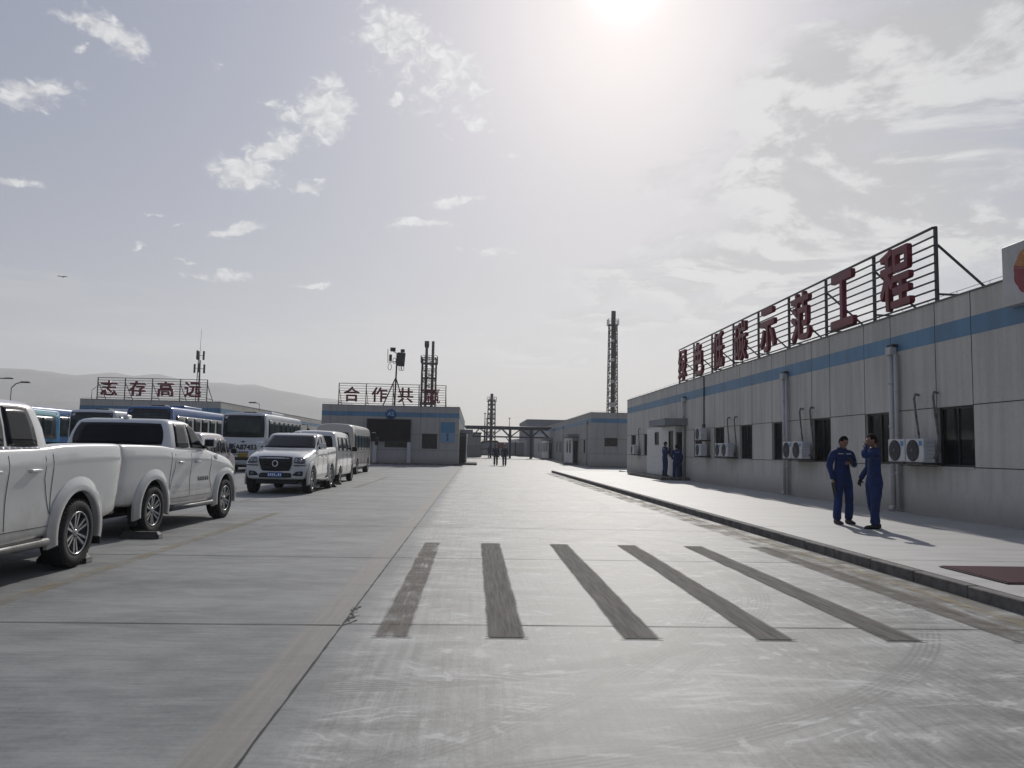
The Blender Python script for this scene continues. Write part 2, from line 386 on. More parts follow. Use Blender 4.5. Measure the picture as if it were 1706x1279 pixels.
def ground_material():
    global nt
    m = bpy.data.materials.new('concrete_yard'); m.use_nodes = True; nt = m.node_tree
    b = nt.nodes['Principled BSDF']
    g = N('ShaderNodeNewGeometry').outputs['Position']
    s = N('ShaderNodeSeparateXYZ'); L(g, s.inputs[0]); x, y = s.outputs[0], s.outputs[1]
    lane = SMOOTH(M('ADD', x, M('MULTIPLY', M('SUBTRACT', NOISE(g, 0.5, 3).outputs['Fac'], 0.5), 0.5)), -1.0, -0.7)
    big = NOISE(VM('MULTIPLY', g, (0.5, 1.0, 1)), 0.55, 6, 0.6, 0.6).outputs['Fac']
    mid = NOISE(VM('MULTIPLY', g, (0.9, 1.6, 1)), 1.9, 8, 0.65, 0.4).outputs['Fac']
    fin = NOISE(g, 26.0, 6, 0.7).outputs['Fac']
    brush = NOISE(VM('MULTIPLY', g, (0.7, 9.0, 1)), 3.0, 5, 0.6).outputs['Fac']          # broom texture across the bays
    along = NOISE(VM('MULTIPLY', g, (9.0, 0.35, 1)), 2.2, 6, 0.65, 0.3).outputs['Fac']    # tyre rubbed streaks along the lane
    f = M('ADD', M('ADD', M('MULTIPLY', big, 0.34), M('MULTIPLY', mid, 0.34)), M('ADD', M('MULTIPLY', brush, 0.20), M('MULTIPLY', fin, 0.14)))
    left = MIXC(SMOOTH(f, 0.36, 0.66), (0.120, 0.125, 0.127, 1), (0.285, 0.289, 0.280, 1))
    f2 = M('ADD', M('ADD', M('MULTIPLY', big, 0.28), M('MULTIPLY', mid, 0.36)), M('ADD', M('MULTIPLY', along, 0.24), M('MULTIPLY', fin, 0.18)))
    right = MIXC(SMOOTH(f2, 0.38, 0.70), (0.085, 0.088, 0.085, 1), (0.40, 0.400, 0.382, 1))
    c = MIXC(lane, left, right)
    # dusty band beside the long joint, brown at its edges
    bd = M('ABSOLUTE', M('ADD', x, 1.20))
    band = M('MULTIPLY', SMOOTH(M('ADD', bd, M('MULTIPLY', M('SUBTRACT', along, 0.5), 0.10)), 0.17, 0.10), SMOOTH(mid, 0.25, 0.55, 0.55, 1.0))
    c = MIXC(M('MULTIPLY', band, 0.75), c, MIXC(along, (0.125, 0.108, 0.090, 1), (0.34, 0.318, 0.285, 1)))
    # curved tyre tracks swept round the crossing
    tr = None
    for (cx, cy, r, w, amt) in ((-1.2, 9.2, 4.35, 0.13, 1.0), (-1.2, 9.2, 5.75, 0.13, 0.9), (1.6, 12.5, 3.1, 0.12, 0.8), (1.6, 12.5, 4.6, 0.12, 0.8), (-9, 22, 12.6, 0.15, .8), (-9, 22, 14.1, 0.15, .8), (15, 24, 13.5, 0.16, .7), (15, 24, 15.0, 0.16, .7), (-6, 10.5, 8.8, .12, .8), (-6, 10.5, 9.1, .05, .6)):
        dd = VM('LENGTH', VM('SUBTRACT', XYZ(x, y, 0.0), (cx, cy, 0.0)))
        k = M('MULTIPLY', SMOOTH(M('ABSOLUTE', M('SUBTRACT', dd, r)), w, w * 0.75), M('MULTIPLY_ADD', M('SINE', M('MULTIPLY', dd, 150.0)), 0.35 * amt, 0.65 * amt))
        tr = k if tr is None else M('MAXIMUM', tr, k)
    tread = SMOOTH(NOISE(VM('MULTIPLY', g, (1, 1, 1)), 0.8, 6, 0.75).outputs['Fac'], 0.34, 0.56)
    tr = M('MULTIPLY', M('MULTIPLY', tr, tread), lane)
    c = MIXC(M('MULTIPLY', tr, 0.72), c, (0.105, 0.105, 0.103, 1))
    # pale scuffs: short arcs where lorries turn
    sc = NOISE(VM('MULTIPLY', g, (0.35, 1.5, 1)), 1.5, 7, 0.7, 2.2).outputs['Fac']
    sc = M('MULTIPLY', SMOOTH(sc, 0.53, 0.70), M('MULTIPLY', lane, SMOOTH(y, 8.0, 14.0, 0.45, 1.0)))
    c = MIXC(M('MULTIPLY', sc, 0.85), c, (0.56, 0.55, 0.53, 1))
    # pale swirls left by turning wheels
    sw = NOISE(VM('MULTIPLY', g, (0.5, 0.9, 1)), 0.9, 3, 0.5, 1.2)
    ph_ = M('SINE', M('MULTIPLY', M('ADD', sw.outputs['Fac'], M('MULTIPLY', fin, 0.02)), 90.0))
    swm = M('MULTIPLY', M('MULTIPLY', SMOOTH(ph_, 0.55, 0.95), SMOOTH(mid, 0.48, 0.62)), lane)
    c = MIXC(M('MULTIPLY', swm, 0.55), c, (0.50, 0.495, 0.48, 1))
    # oil and dirt spots
    sp = NOISE(g, 5.0, 2, 0.4).outputs['Fac']
    c = MIXC(M('MULTIPLY', SMOOTH(sp, 0.74, 0.80), 0.45), c, (0.07, 0.068, 0.065, 1))
    L(c, b.inputs['Base Color'])
    ro = M('ADD', M('MULTIPLY', f2, 0.40), 0.39); ro = M('ADD', ro, M('MULTIPLY', M('SUBTRACT', 1.0, lane), 0.10))
    L(ro, b.inputs['Roughness']); b.inputs['Specular IOR Level'].default_value = 0.30
    bp = N('ShaderNodeBump'); bp.inputs['Strength'].default_value = 0.35; bp.inputs['Distance'].default_value = 0.012
    L(M('ADD', M('MULTIPLY', fin, 0.6), M('MULTIPLY', M('ADD', brush, along), 0.25)), bp.inputs['Height']); L(bp.outputs[0], b.inputs['Normal'])
    return m
YARD = ground_material()
mb = MB()
ys = [-40, 0, 30, 58] + [58 + i * 4 for i in range(1, 16)] + [122, 175]
rows = [[mb.bm.verts.new((x, y, gz(y))) for x in (-90, -40, -10, 0, 12, 60)] for y in ys]
for A, B_ in zip(rows[:-1], rows[1:]):
    for i in range(5): mb.bm.faces.new((A[i], A[i + 1], B_[i + 1], B_[i]))
structure(mb.build('yard_ground', YARD))
DUST = mat('desert_ground', (0.27, 0.245, 0.21), 0.95, var=0.3, scale=0.02)
mb = MB(); mb.face([(-3400, -280, -0.3), (3400, -280, -0.3), (3400, 3400, -0.3), (-3400, 3400, -0.3)])
structure(mb.build('desert_terrain', DUST))

# joints cut in the slab, 4 mm sheets
mb = MB(); z = 0.004
rj = random.Random(3)
def ragged(x0, y0, x1, y1, w, n):
    pa, pb = [], []
    for i in range(n + 1):
        t = i / n; k = w * (0.6 + 0.8 * rj.random()) / 2; o = (rj.random() - .5) * w * 0.3
        if abs(x1 - x0) > abs(y1 - y0): pa.append((x0 + (x1 - x0) * t, y0 + o - k, z + gz(y0))); pb.append((x0 + (x1 - x0) * t, y0 + o + k, z + gz(y0)))
        else:
            yy = y0 + (y1 - y0) * t; pa.append((x0 + o - k, yy, z + gz(yy))); pb.append((x0 + o + k, yy, z + gz(yy)))
    for i in range(n): mb.face([pa[i], pa[i + 1], pb[i + 1], pb[i]])
ragged(-1.045, -2, -1.045, 57.5, 0.014, 420)
for yj in (2.4, 6.55, 10.45, 14.5, 18.6, 22.9, 27.5, 32, 37, 42, 47.2, 52.5):
    ragged(-1.06, yj - (.05 if yj < 20 else 0), -34, yj, 0.016, 60); ragged(-1.03, yj, 5.18, yj, 0.013, 30)
for xj in (-5.9, -10.6, -15.4): ragged(xj, -2, xj, 57, 0.012, 60)
# broken arris where the joints cross
for k in range(9):
    px, py = -1.04, 6.50 + .085 * k * (0.6 + .8 * rj.random()); pts = [(px, py)]
    for i in range(rj.choice((2, 3, 4))): pts.append((pts[-1][0] + rj.choice((-1, 1, 1)) * (.010 + .03 * rj.random()), pts[-1][1] + (.015 + .06 * rj.random())))
    for (ax, ay), (bx, by) in zip(pts[:-1], pts[1:]):
        w_ = .004 + .008 * rj.random(); zz_ = 0.0045 + k * .0003
        mb.face([(ax - w_, ay, zz_), (ax + w_, ay - .004, zz_), (bx + w_ * .7, by, zz_), (bx - w_ * .7, by + .004, zz_)])
structure(mb.build('slab_joints', JOINT))

def worn_paint(name, cols, base, amount, scale=(14, 0.6, 1), alpha_noise=3.0, soft=False):
    global nt
    m = bpy.data.materials.new(name); m.use_nodes = True; nt = m.node_tree
    b = nt.nodes['Principled BSDF']; b.inputs['Roughness'].default_value = 0.85; b.inputs['Specular IOR Level'].default_value = 0.15
    g = N('ShaderNodeNewGeometry').outputs['Position']
    st_ = NOISE(VM('MULTIPLY', g, scale), 2.5, 6, 0.65).outputs['Fac']
    bl = NOISE(g, alpha_noise, 7, 0.65).outputs['Fac']
    L(MIXC(SMOOTH(st_, 0.33, 0.67), (*cols[0], 1), (*cols[1], 1)), b.inputs['Base Color'])
    f = SMOOTH(M('ADD', M('MULTIPLY', bl, 0.6), M('MULTIPLY', st_, 0.4)), base, base + 0.22)
    if soft:                                                      # ragged long edges
        gs = N('ShaderNodeSeparateXYZ'); L(N('ShaderNodeTexCoord').outputs['Generated'], gs.inputs[0])
        e = M('ABSOLUTE', M('SUBTRACT', gs.outputs[0], 0.5))
        f = M('MULTIPLY', f, SMOOTH(M('ADD', e, M('MULTIPLY', M('SUBTRACT', NOISE(VM('MULTIPLY', g, (3, .5, 1)), 3.0, 6, 0.6).outputs['Fac'], 0.5), 0.20)), 0.51, 0.38))
    L(M('MULTIPLY', f, amount), b.inputs['Alpha'])
    return m
STRIPE = worn_paint('ground_off_stripe', ((0.085, 0.079, 0.071), (0.185, 0.172, 0.155)), 0.22, 0.86, soft=True)
STRIPE2 = worn_paint('ground_off_stripe_faint', ((0.125, 0.108, 0.092), (0.215, 0.190, 0.162)), 0.33, 0.70, soft=True)
for i, (xa, xb) in enumerate(((-0.745, -0.475), (0.13, 0.445), (1.195, 1.505), (2.26, 2.575), (3.31, 3.63), (4.36, 4.68))):
    mb = MB(); n = 24
    for k in range(n):
        ya, yb = 6.12 + (12.13 - 6.12) * k / n, 6.12 + (12.13 - 6.12) * (k + 1) / n
        mb.face([(xa, ya, .008), (xb, ya, .008), (xb, yb, .008), (xa, yb, .008)])
    structure(mb.build('crosswalk_stripe', STRIPE2 if i in (0, 5) else STRIPE))
    mb = MB(); mb.face([(xa - .01, 6.10, .012), (xb + .012, 6.10, .012), (xb + .012, 6.115, .012), (xa - .01, 6.115, .012)])
    structure(mb.build('stripe_edge_crack', JOINT))
YELLOW = worn_paint('worn_yellow_line', ((0.30, 0.235, 0.12), (0.40, 0.32, 0.17)), 0.36, 0.36, (6, 3, 1), 2.2)
mb = MB()
for (ya, yb) in ((-3, 6.5), (6.5, 10.4), (10.4, 17.0), (27.6, 38)): mb.face([(-4.30, ya, .008), (-4.13, ya, .008), (-4.13, yb, .008), (-4.30, yb, .008)])
for yy in (0.8, 20.2, 36.9): mb.face([(-4.3, yy, .0085), (-4.3, yy + .13, .0085), (-10, yy + .13, .0085), (-10, yy, .0085)])
structure(mb.build('yellow_parking_line', YELLOW))
mb = MB(); mb.face([(4.86, -3, .008), (4.98, -3, .008), (4.98, 40, .008), (4.86, 40, .008)])
structure(mb.build('yellow_edge_line', worn_paint('worn_yellow_edge', ((0.38, 0.30, 0.16), (0.48, 0.40, 0.24)), 0.40, 0.6, (6, 3, 1), 1.6)))
mb = MB(); mb.face([(4.55, -3, .006), (5.19, -3, .006), (5.19, 50, .006), (4.55, 50, .006)])
structure(mb.build('gutter_dirt', worn_paint('gutter_dirt', ((0.17, 0.145, 0.11), (0.27, 0.24, 0.19)), 0.40, 0.6, (4, .8, 1), 1.2)))

# pavement with its kerb, a real 13 cm step
PAVE = mat('pavement_concrete', (0.40, 0.392, 0.375), 0.62, scale=1.6, stretch=(.5, 2.2, 1), color2=(0.31, 0.303, 0.29), bump=0.25)
KERB = mat('kerb_stone', (0.17, 0.16, 0.145), 0.85, scale=5, color2=(0.07, 0.065, 0.058), bump=0.4)
mb = MB(); mb.box(5.37, 10.6, -6, 51.8, -.2, 0.13)
mb.box(10.6, 26, -6, 56, -.2, 0.128)
structure(mb.build('pavement', PAVE))
mb = MB()
yk = -6
while yk < 51.7:
    mb.box(5.22, 5.355, yk + .004, min(yk + .99, 51.8), -.2, 0.132, bevel=0.018); yk += 1.0
mb.box(5.24, 5.37, -6, 51.79, -.2, 0.118)
structure(mb.build('kerb', KERB))
mb = MB(); z = 0.1345
for yj in (1.5, 5.6, 9.9, 14.3, 18.9, 23.4, 28, 32.6, 37.5, 42.6, 47.6): ragged(5.38, yj, 10.55, yj, 0.010, 24)
structure(mb.build('pavement_joints', JOINT))

# hills fading into the dust
HILL = mat('bare_hill', (0.16, 0.145, 0.13), 0.95, var=0.35, scale=0.006)
def ridge(X, table):
    for (a, za), (b, zb) in zip(table[:-1], table[1:]):
        if a <= X <= b:
            t = (X - a) / (b - a); return za + (zb - za) * t
    return 0
T1 = [(-3300, 255), (-2400, 262), (-1900, 240), (-1508, 232), (-1420, 224), (-1330, 218), (-1270, 214), (-1210, 223), (-1150, 224), (-1080, 216), (-1010, 221), (-960, 207), (-900, 202), (-800, 198), (-711, 192), (-640, 180), (-568, 169), (-510, 156), (-449, 147), (-380, 128), (-300, 106), (-200, 75), (-60, 42), (150, 18), (420, 2), (700, -2)]
def hill(table, y0, amp, seed, half):
    mb = MB(); nx, ny = 150, 26; g_ = []
    xa, xb = table[0][0], table[-1][0]
    for j in range(ny + 1):
        row = []
        for i in range(nx + 1):
            X = xa + (xb - xa) * i / nx; v = -1 + 2 * j / ny
            n1 = mnoise.fractal(Vector((X * .004 + seed, v * 2.2, seed)), 0.9, 2.1, 5)
            yy = y0 + v * half + 60 * mnoise.noise(Vector((X * .003, seed, v)))
            prof = max(0, 1 - abs(v)) ** 0.9
            zz_ = ridge(X, table) * prof + n1 * amp * prof * (1 - prof * .75)
            row.append(mb.bm.verts.new((X, yy, max(-.4, zz_ - 0.4))))
        g_.append(row)
    for A, B_ in zip(g_[:-1], g_[1:]):
        for i in range(nx): mb.bm.faces.new((A[i], A[i + 1], B_[i + 1], B_[i])).smooth = True
    return structure(mb.build('hills', HILL))
hill(T1, 2500, 55, 1.3, 520)
T2 = [(-2000, 60), (-1500, 85), (-1200, 74), (-900, 92), (-700, 78), (-520, 84), (-400, 66), (-260, 44), (-100, 26), (60, 8), (200, -2)]
hill(T2, 1750, 26, 4.7, 260)
# ------------------------------------------------------------------ buildings
ROOFZ, BASEZ = 5.05, 0.10
def pl_road(Xw): return lambda u, z, d=0.0: Vector((Xw - d, u, z))       # wall facing -X
def pl_east(Xw): return lambda u, z, d=0.0: Vector((Xw + d, u, z))       # wall facing +X
def pl_cam(Yw): return lambda u, z, d=0.0: Vector((u, Yw - d, z))        # wall facing -Y
def pbox(mb, place, u0, u1, z0, z1, d0, d1, bevel=0):
    a, b = place(u0, z0, d0), place(u1, z1, d1)
    mb.box(min(a.x, b.x), max(a.x, b.x), min(a.y, b.y), max(a.y, b.y), min(a.z, b.z), max(a.z, b.z), bevel=bevel)
def facade(mb, place, u0, u1, z0, z1, openings, depth=0.12):
    us = sorted({u0, u1, *[o[0] for o in openings], *[o[1] for o in openings]})
    zs = sorted({z0, z1, *[o[2] for o in openings], *[o[3] for o in openings]})
    inside = lambda u, z: any(o[0] < u < o[1] and o[2] < z < o[3] for o in openings)
    for ua, ub in zip(us[:-1], us[1:]):
        for za, zb in zip(zs[:-1], zs[1:]):
            if not inside((ua + ub) / 2, (za + zb) / 2):
                mb.face([place(ua, za), place(ub, za), place(ub, zb), place(ua, zb)])
    for ua, ub, za, zb in openings:
        for (p, q) in (((ua, za), (ub, za)), ((ub, za), (ub, zb)), ((ub, zb), (ua, zb)), ((ua, zb), (ua, za))):
            mb.face([place(*p), place(*q), place(q[0], q[1], -depth), place(p[0], p[1], -depth)])
def seams(mb, place, us, zs, u0, u1, z0, z1, openings, w=0.018, d=0.004):
    inside = lambda u, z: any(o[0] - .001 < u < o[1] + .001 and o[2] - .001 < z < o[3] + .001 for o in openings)
    cut = sorted({z0, 1.28, z1, *[o[2] for o in openings], *[o[3] for o in openings]})
    for k, u in enumerate(us):
        for a, b in zip(cut[:-1], cut[1:]):
            if b <= 1.29: continue
            if not any(o[0] + .02 < u < o[1] - .02 and o[2] < (a + b) / 2 < o[3] for o in openings):
                pbox(mb, place, u - w / 2, u + w / 2, a + .002, b - .002, 0.0005, d)
    cut = sorted({u0, u1, *[o[0] for o in openings], *[o[1] for o in openings]})
    for z in zs:
        for a, b in zip(cut[:-1], cut[1:]):
            if not inside((a + b) / 2, z): pbox(mb, place, a, b, z - w / 2, z + w / 2, 0.0005, d + .002)
def window(parent, place, o, depth=0.12, mull=1, transom=False):
    ua, ub, za, zb = o; mb = MB(); t = .05
    pbox(mb, place, ua, ub, za, za + t, -depth, -depth + .05); pbox(mb, place, ua, ub, zb - t, zb, -depth, -depth + .05)
    pbox(mb, place, ua, ua + t, za + t, zb - t, -depth, -depth + .05); pbox(mb, place, ub - t, ub, za + t, zb - t, -depth, -depth + .05)
    if mull:
        for k in range(1, mull + 1):
            u = ua + (ub - ua) * k / (mull + 1); pbox(mb, place, u - t / 4, u + t / 4, za + t, zb - t, -depth, -depth + .045)
    if transom: pbox(mb, place, ua + t, ub - t, zb - .42, zb - .38, -depth, -depth + .04)
    f = mb.build('window', FRAME_AL, parent)
    mb = MB(); pbox(mb, place, ua + .01, ub - .01, za + .01, zb - .01, -depth + .008, -depth + .012)
    mb.build('pane', GLASS, f)
    if parent.name == 'long_building':
        drop = random.choice((.35, .5, .62, .9)) * (zb - za); mb = MB(); k = zb - .06
        while k > zb - drop: mb.bar(place(ua + .06, k, -depth - .07), place(ub - .06, k, -depth - .07), .006, .032); k -= .045
        mb.build('blind', BLIND, f)
    mb = MB(); pbox(mb, place, ua, ub, za - .03, za - .004, -depth, 0.03); mb.build('sill', WALL, f)
    return f
def building(name, label, faces, X0, X1, Y0, Y1, wallm, band=(4.12, 4.52), z1=ROOFZ, z0=BASEZ, seam_gap=1.65, band_faces=None, cat='building', cable=True):
    """faces: {side: (list of openings, list of seam positions or None)}; solid box of four walls with a recessed roof"""
    root = thing(name, label, cat, (0, 0, 0))
    sides = {'road': (pl_road(X0), Y0, Y1), 'east': (pl_east(X1), Y0, Y1), 'cam': (pl_cam(Y0), X0, X1)}
    wall, bd = MB(), MB()
    ops = {}
    for sd, (pl_, a, b) in sides.items():
        o, us = faces.get(sd, ([], []))
        ops[sd] = o
        facade(wall, pl_, a, b, z0, z1, o)
        if us is None: us = [a + seam_gap * k for k in range(1, int((b - a) / seam_gap) + 1)]
        if sd in faces: wall.mi = 1; seams(wall, pl_, us, (1.28, 2.62), a, b, z0, z1, o); wall.mi = 0
        if band and sd in (band_faces or faces): pbox(bd, pl_, a - (.003 if sd == 'cam' else 0), b + (.003 if sd == 'cam' else 0), band[0], band[1], -.01, 0.003)
    pw = .25
    wall.face([(X0, Y1, z0), (X1, Y1, z0), (X1, Y1, z1), (X0, Y1, z1)])
    o_, i_ = [(X0, Y0), (X1, Y0), (X1, Y1), (X0, Y1)], [(X0 + pw, Y0 + pw), (X1 - pw, Y0 + pw), (X1 - pw, Y1 - pw), (X0 + pw, Y1 - pw)]
    for k in range(4):
        a, b, c, e = o_[k], o_[(k + 1) % 4], i_[(k + 1) % 4], i_[k]
        wall.face([(*a, z1), (*b, z1), (*c, z1), (*e, z1)]); wall.face([(*e, z1), (*c, z1), (*c, z1 - .4), (*e, z1 - .4)])
    w = wall.build('wall', [wallm, JOINT], root)
    # coping: thin metal edge
    cp = MB()
    cp.box(X0 - .025, X1 + .025, Y0 - .025, Y0 + pw, z1 + .001, z1 + .035); cp.box(X0 - .025, X0 + pw, Y0 + pw, Y1, z1 + .001, z1 + .034)
    cp.box(X1 - pw, X1 + .025, Y0 + pw, Y1, z1 + .001, z1 + .034)
    cp.build('coping', STEEL, root)
    bd.build('blue_band', BLUE_BAND, root) if band else None
    mb = MB(); mb.box(X0 + pw, X1 - pw, Y0 + pw, Y1 - pw, z1 - .6, z1 - .4); mb.build('roof', ROOF, root)
    for sd, o in ops.items():
        for q in o: window(root, sides[sd][0], q)
    if cable:
        mb = MB()
        run = [(X0 + .12, Y0 + .12), (X1 - .12, Y0 + .12)] if 'road' not in faces else [(X0 + .12, Y1 - .2), (X0 + .12, Y0 + .12), (X1 - .2, Y0 + .12)]
        for p, q in zip(run[:-1], run[1:]):
            n = max(2, int((Vector(q) - Vector(p)).length / 1.1))
            for k in range(n + 1):
                t = k / n; px, py = p[0] + (q[0] - p[0]) * t, p[1] + (q[1] - p[1]) * t
                mb.tube((px, py, z1), (px, py, z1 + .15), .006, n=4)
            mb.tube((*p, z1 + .15), (*q, z1 + .15), .006, n=4)
        mb.build('lightning_cable', STEEL, root)
    return root
WZ = (1.28, 2.62)
BLIND = mat('window_blind', (0.30, 0.32, 0.31), .6)
# --- long building on the right
ow = [(15.85, 17.15), (19.05, 20.4), (22.45, 23.7), (25.7, 26.95), (28.95, 30.3), (32.25, 33.6), (35.45, 36.75), (46.4, 47.8)]
op = [(a, b, *WZ) for a, b in ow] + [(9.3, 10.6, *WZ), (12.55, 13.85, *WZ), (50.2, 51.7, 1.95, 2.62)]
sm = [6.0, 7.6, 9.3, 10.6, 12.55, 13.85, 15.85, 17.15, 19.05, 20.4, 22.45, 23.7, 25.7, 26.95, 28.95, 30.3, 32.25, 33.6, 35.45, 36.75, 38.2, 40.0, 41.7, 43.3, 44.9, 46.4, 47.8, 50.2, 51.7]
bR = building('long_building', 'long grey single-storey building with blue band, windows and downpipes beside the pavement', {'road': (op, sm), 'cam': ([], [])}, 10.6, 24, 2, 53.1, WALL)
def downpipe(parent, place, u, z1, z0, twin, r=.055):
    mb = MB()
    pbox(mb, place, u - .12, u + .12, z1 - .20, z1, .02, .20, bevel=.02)
    p = lambda z, d=.11, du=0: place(u + du, z, d)
    mb.tube(p(z1 - .2), p(z0 + .12), r, n=12); mb.tube(p(z0 + .12), p(z0 + .02, .22), r, n=12)
    for z in (z0 + .9, z0 + 2.1, z0 + 3.2): mb.tube(p(z - .025), p(z + .025), r + .014, n=12)
    if twin:
        mb.tube(p(z1 - .2, .10, -.19), p(z0 + .08, .10, -.19), r * .72, n=10)
        for z in (z0 + .95, z0 + 1.9, z0 + 3.0): mb.tube(p(z - .02, .10, -.19), p(z + .02, .10, -.19), r * .72 + .012, n=10)
    o = mb.build('downpipe', PIPE, parent)
    mb = MB(); pbox(mb, place, u - .14, u + .14, z1 + .001, z1 + .07, .0, .14); mb.build('hopper', DARKMET, o)
    return o
pr = pl_road(10.6)
downpipe(bR, pr, 18.85, 4.24, .13, True, .07); downpipe(bR, pr, 25.62, 4.24, .13, True, .062); downpipe(bR, pr, 38.25, 4.24, .13, False, .06); downpipe(bR, pr, 11.9, 4.24, .13, True, .07)
mb = MB(); mb.path([(10.57, 35.05, 5.02), (10.57, 35.05, 2.7)], .03, 6); pbox(mb, pr, 34.95, 35.15, 2.62, 2.82, .01, .08); mb.build('cable_conduit', DARKMET, bR)
def porch(parent, place, ua, ub, d, ca, cb, cd, wallm, z0, canopy_z=(2.86, 3.2), wins=(), side=-1):
    """shallow entrance porch: side walls, door facing the near end, slab canopy, step"""
    mb = MB(); ps = lambda u, z, dd=0.0: place(u, z, d + dd)
    facade(mb, ps, ua, ub, z0, 2.84, wins, .06)
    for u in (ua, ub): mb.face([place(u, z0, 0), place(u, z0, d), place(u, 2.84, d), place(u, 2.84, 0)])
    mb.face([place(ua, 2.84, 0), place(ub, 2.84, 0), place(ub, 2.84, d), place(ua, 2.84, d)])
    r = mb.build('porch', wallm, parent)
    mb = MB(); pbox(mb, place, ca, cb, canopy_z[0], canopy_z[1], 0, cd, bevel=.015); mb.build('canopy', WALL_DARK, r)
    mb = MB(); pbox(mb, place, ua - 1.1, ub + .2, z0, z0 + .14, 0, d + 1.0, bevel=.01); mb.build('step', KERB, r)
    # door leaf on the near end face (facing -Y)
    mb = MB(); a, b = place(ua - .02, z0 + .16, d - .06), place(ua - .06, 2.5, .03)
    mb.box(min(a.x, b.x), max(a.x, b.x), min(a.y, b.y), max(a.y, b.y), z0 + .16, 2.5); dr = mb.build('door', GLASS, r)
    mb = MB(); xa, xb = min(a.x, b.x), max(a.x, b.x); yy = min(a.y, b.y)
    for (p, q, s_, t_) in ((xa, xa + .05, z0 + .16, 2.5), (xb - .05, xb, z0 + .16, 2.5), (xa, xb, 2.44, 2.52), (xa, xb, 1.0, 1.06)): mb.box(p, q, yy - .03, yy - .002, s_, t_)
    mb.build('door_frame', FRAME_AL, dr)
    for q in wins: window(r, ps, q, .06, 0, False)
    return r
porch(bR, pr, 38.55, 44.9, .45, 37.9, 41.4, 1.15, WHITE_UP, .13, wins=[(38.9, 39.9, *WZ), (42.0, 43.0, 1.9, 2.62)])

# --- second building, further along on the right
op2 = [(74.2, 75.4, *WZ), (88.0, 89.2, *WZ), (90.2, 91.4, *WZ), (93.4, 94.6, *WZ), (95.6, 96.8, *WZ), (99, 100.3, *WZ), (118, 119.4, *WZ), (122, 123.4, *WZ), (127, 128.3, *WZ)]
b2 = building('side_building', 'low grey building with blue band past the long one, its end wall facing us', {'road': (op2, None), 'cam': ([(12.0, 13.2, 1.95, 2.75)], [12.0, 13.2, 15.2])}, 10.72, 24, 70.6, 138, WALL_MID, z0=.02, seam_gap=3.3)
p2 = pl_road(10.72)
porch(b2, p2, 79.5, 87, .55, 78.6, 82.5, 1.2, WHITE_UP, .08, wins=[(81, 82.2, *WZ), (83.4, 84.6, *WZ)])
porch(b2, p2, 105.5, 116, .55, 104, 109, 1.2, WHITE_UP, .25, wins=[(107, 108.4, *WZ), (110, 111.4, *WZ), (113, 114.4, *WZ)])
downpipe(b2, p2, 72.6, 4.24, .05, False); downpipe(b2, p2, 92.4, 4.24, .15, False); downpipe(b2, p2, 103, 4.24, .2, False)
mb = MB(); mb.box(10.7, 24, 70.3, 70.585, 0.03, .12); mb.build('plinth', KERB, b2)
# --- dark clad shed behind it
b3 = building('clad_shed', 'dark grey ribbed shed rising behind the low building at the far end', {}, 9.6, 22, 141, 165, WALL_DARK, band=None, z1=7.1, z0=.2, cable=False)
mb = MB()
for k in range(9): mb.box(9.55, 9.597, 141, 165, 3.4 + k * .42, 3.4 + k * .42 + .10)
mb.build('cladding_rib', DARKMET, b3)
# --- front building, centre
bC = building('sign_building', 'grey building in the centre with unlit screen and round blue emblem on its front', {'cam': ([(-7.75, -5.75, 1.46, 2.2), (-4.55, -3.22, 1.40, 2.72)], [-12.5, -10.95, -9.6, -4.72, -3.05]), 'east': ([(80, 81.3, *WZ), (86, 87.3, *WZ), (92, 93.3, *WZ)], None)}, -13.2, -1.35, 67, 104, WALL_MID, z0=.02, seam_gap=3.3)
pe = pl_east(-1.35)
porch(bC, pe, 70.2, 77, .62, 69.2, 73, 1.2, WALL_DARK, .06)
mb = MB(); mb.box(-13.2, -1.2, 66.55, 66.985, 0.02, .16, bevel=.01); mb.build('plinth', KERB, bC)
for xx in (-8.55, -5.62): mb = MB(); mb.box(xx - .17, xx + .17, 66.72, 66.983, .16, 1.93, bevel=.01); mb.build('column', PIPE, bC)
# --- building on the left, partly behind the coaches
bL = building('rear_building', 'long grey building behind the coaches at the left, blue band under its roof', {'cam': ([], [-32.5, -30.9, -29.3, -27.7, -26.1, -24.5, -22.9]), 'east': ([(72, 73.3, *WZ), (80, 81.3, *WZ)], None)}, -33.6, -21.8, 67, 122, WALL_FAR, z0=.02, seam_gap=3.3)

# ------------------------------------------------------------------ things hung on the buildings
sc_ = thing('display_screen', 'large unlit black display screen on the front of the centre building', 'screen', (-7.4, 66.9, 1.97))
mb = MB(); mb.box(-1.9, 1.9, -.16, .08, 0, 1.94, bevel=.015); mb.build('screen_case', DARKPLASTIC, sc_)
mb = MB(); mb.box(-1.82, 1.82, -.168, -.161, .07, 1.87); mb.build('screen_panel', SCREEN, sc_)
POSTER = mat('poster_blue', (0.055, 0.185, 0.30), 0.5, scale=.8, color2=(0.07, 0.20, 0.32))
POSTER2 = mat('poster_pale', (0.20, 0.30, 0.42), 0.5, scale=.8, color2=(0.16, 0.26, 0.38))
ps_ = thing('wall_poster', 'tall blue poster at the right end of the centre building front', 'poster', (-2.33, 66.97, 2.0))
mb = MB(); mb.box(-.62, .62, -.02, .028, .0, 1.74); mb.build('backing', POSTER2, ps_)
mb = MB(); mb.box(-.62, .62, -.026, -.021, .82, 1.74); mb.build('blue_field', POSTER, ps_)
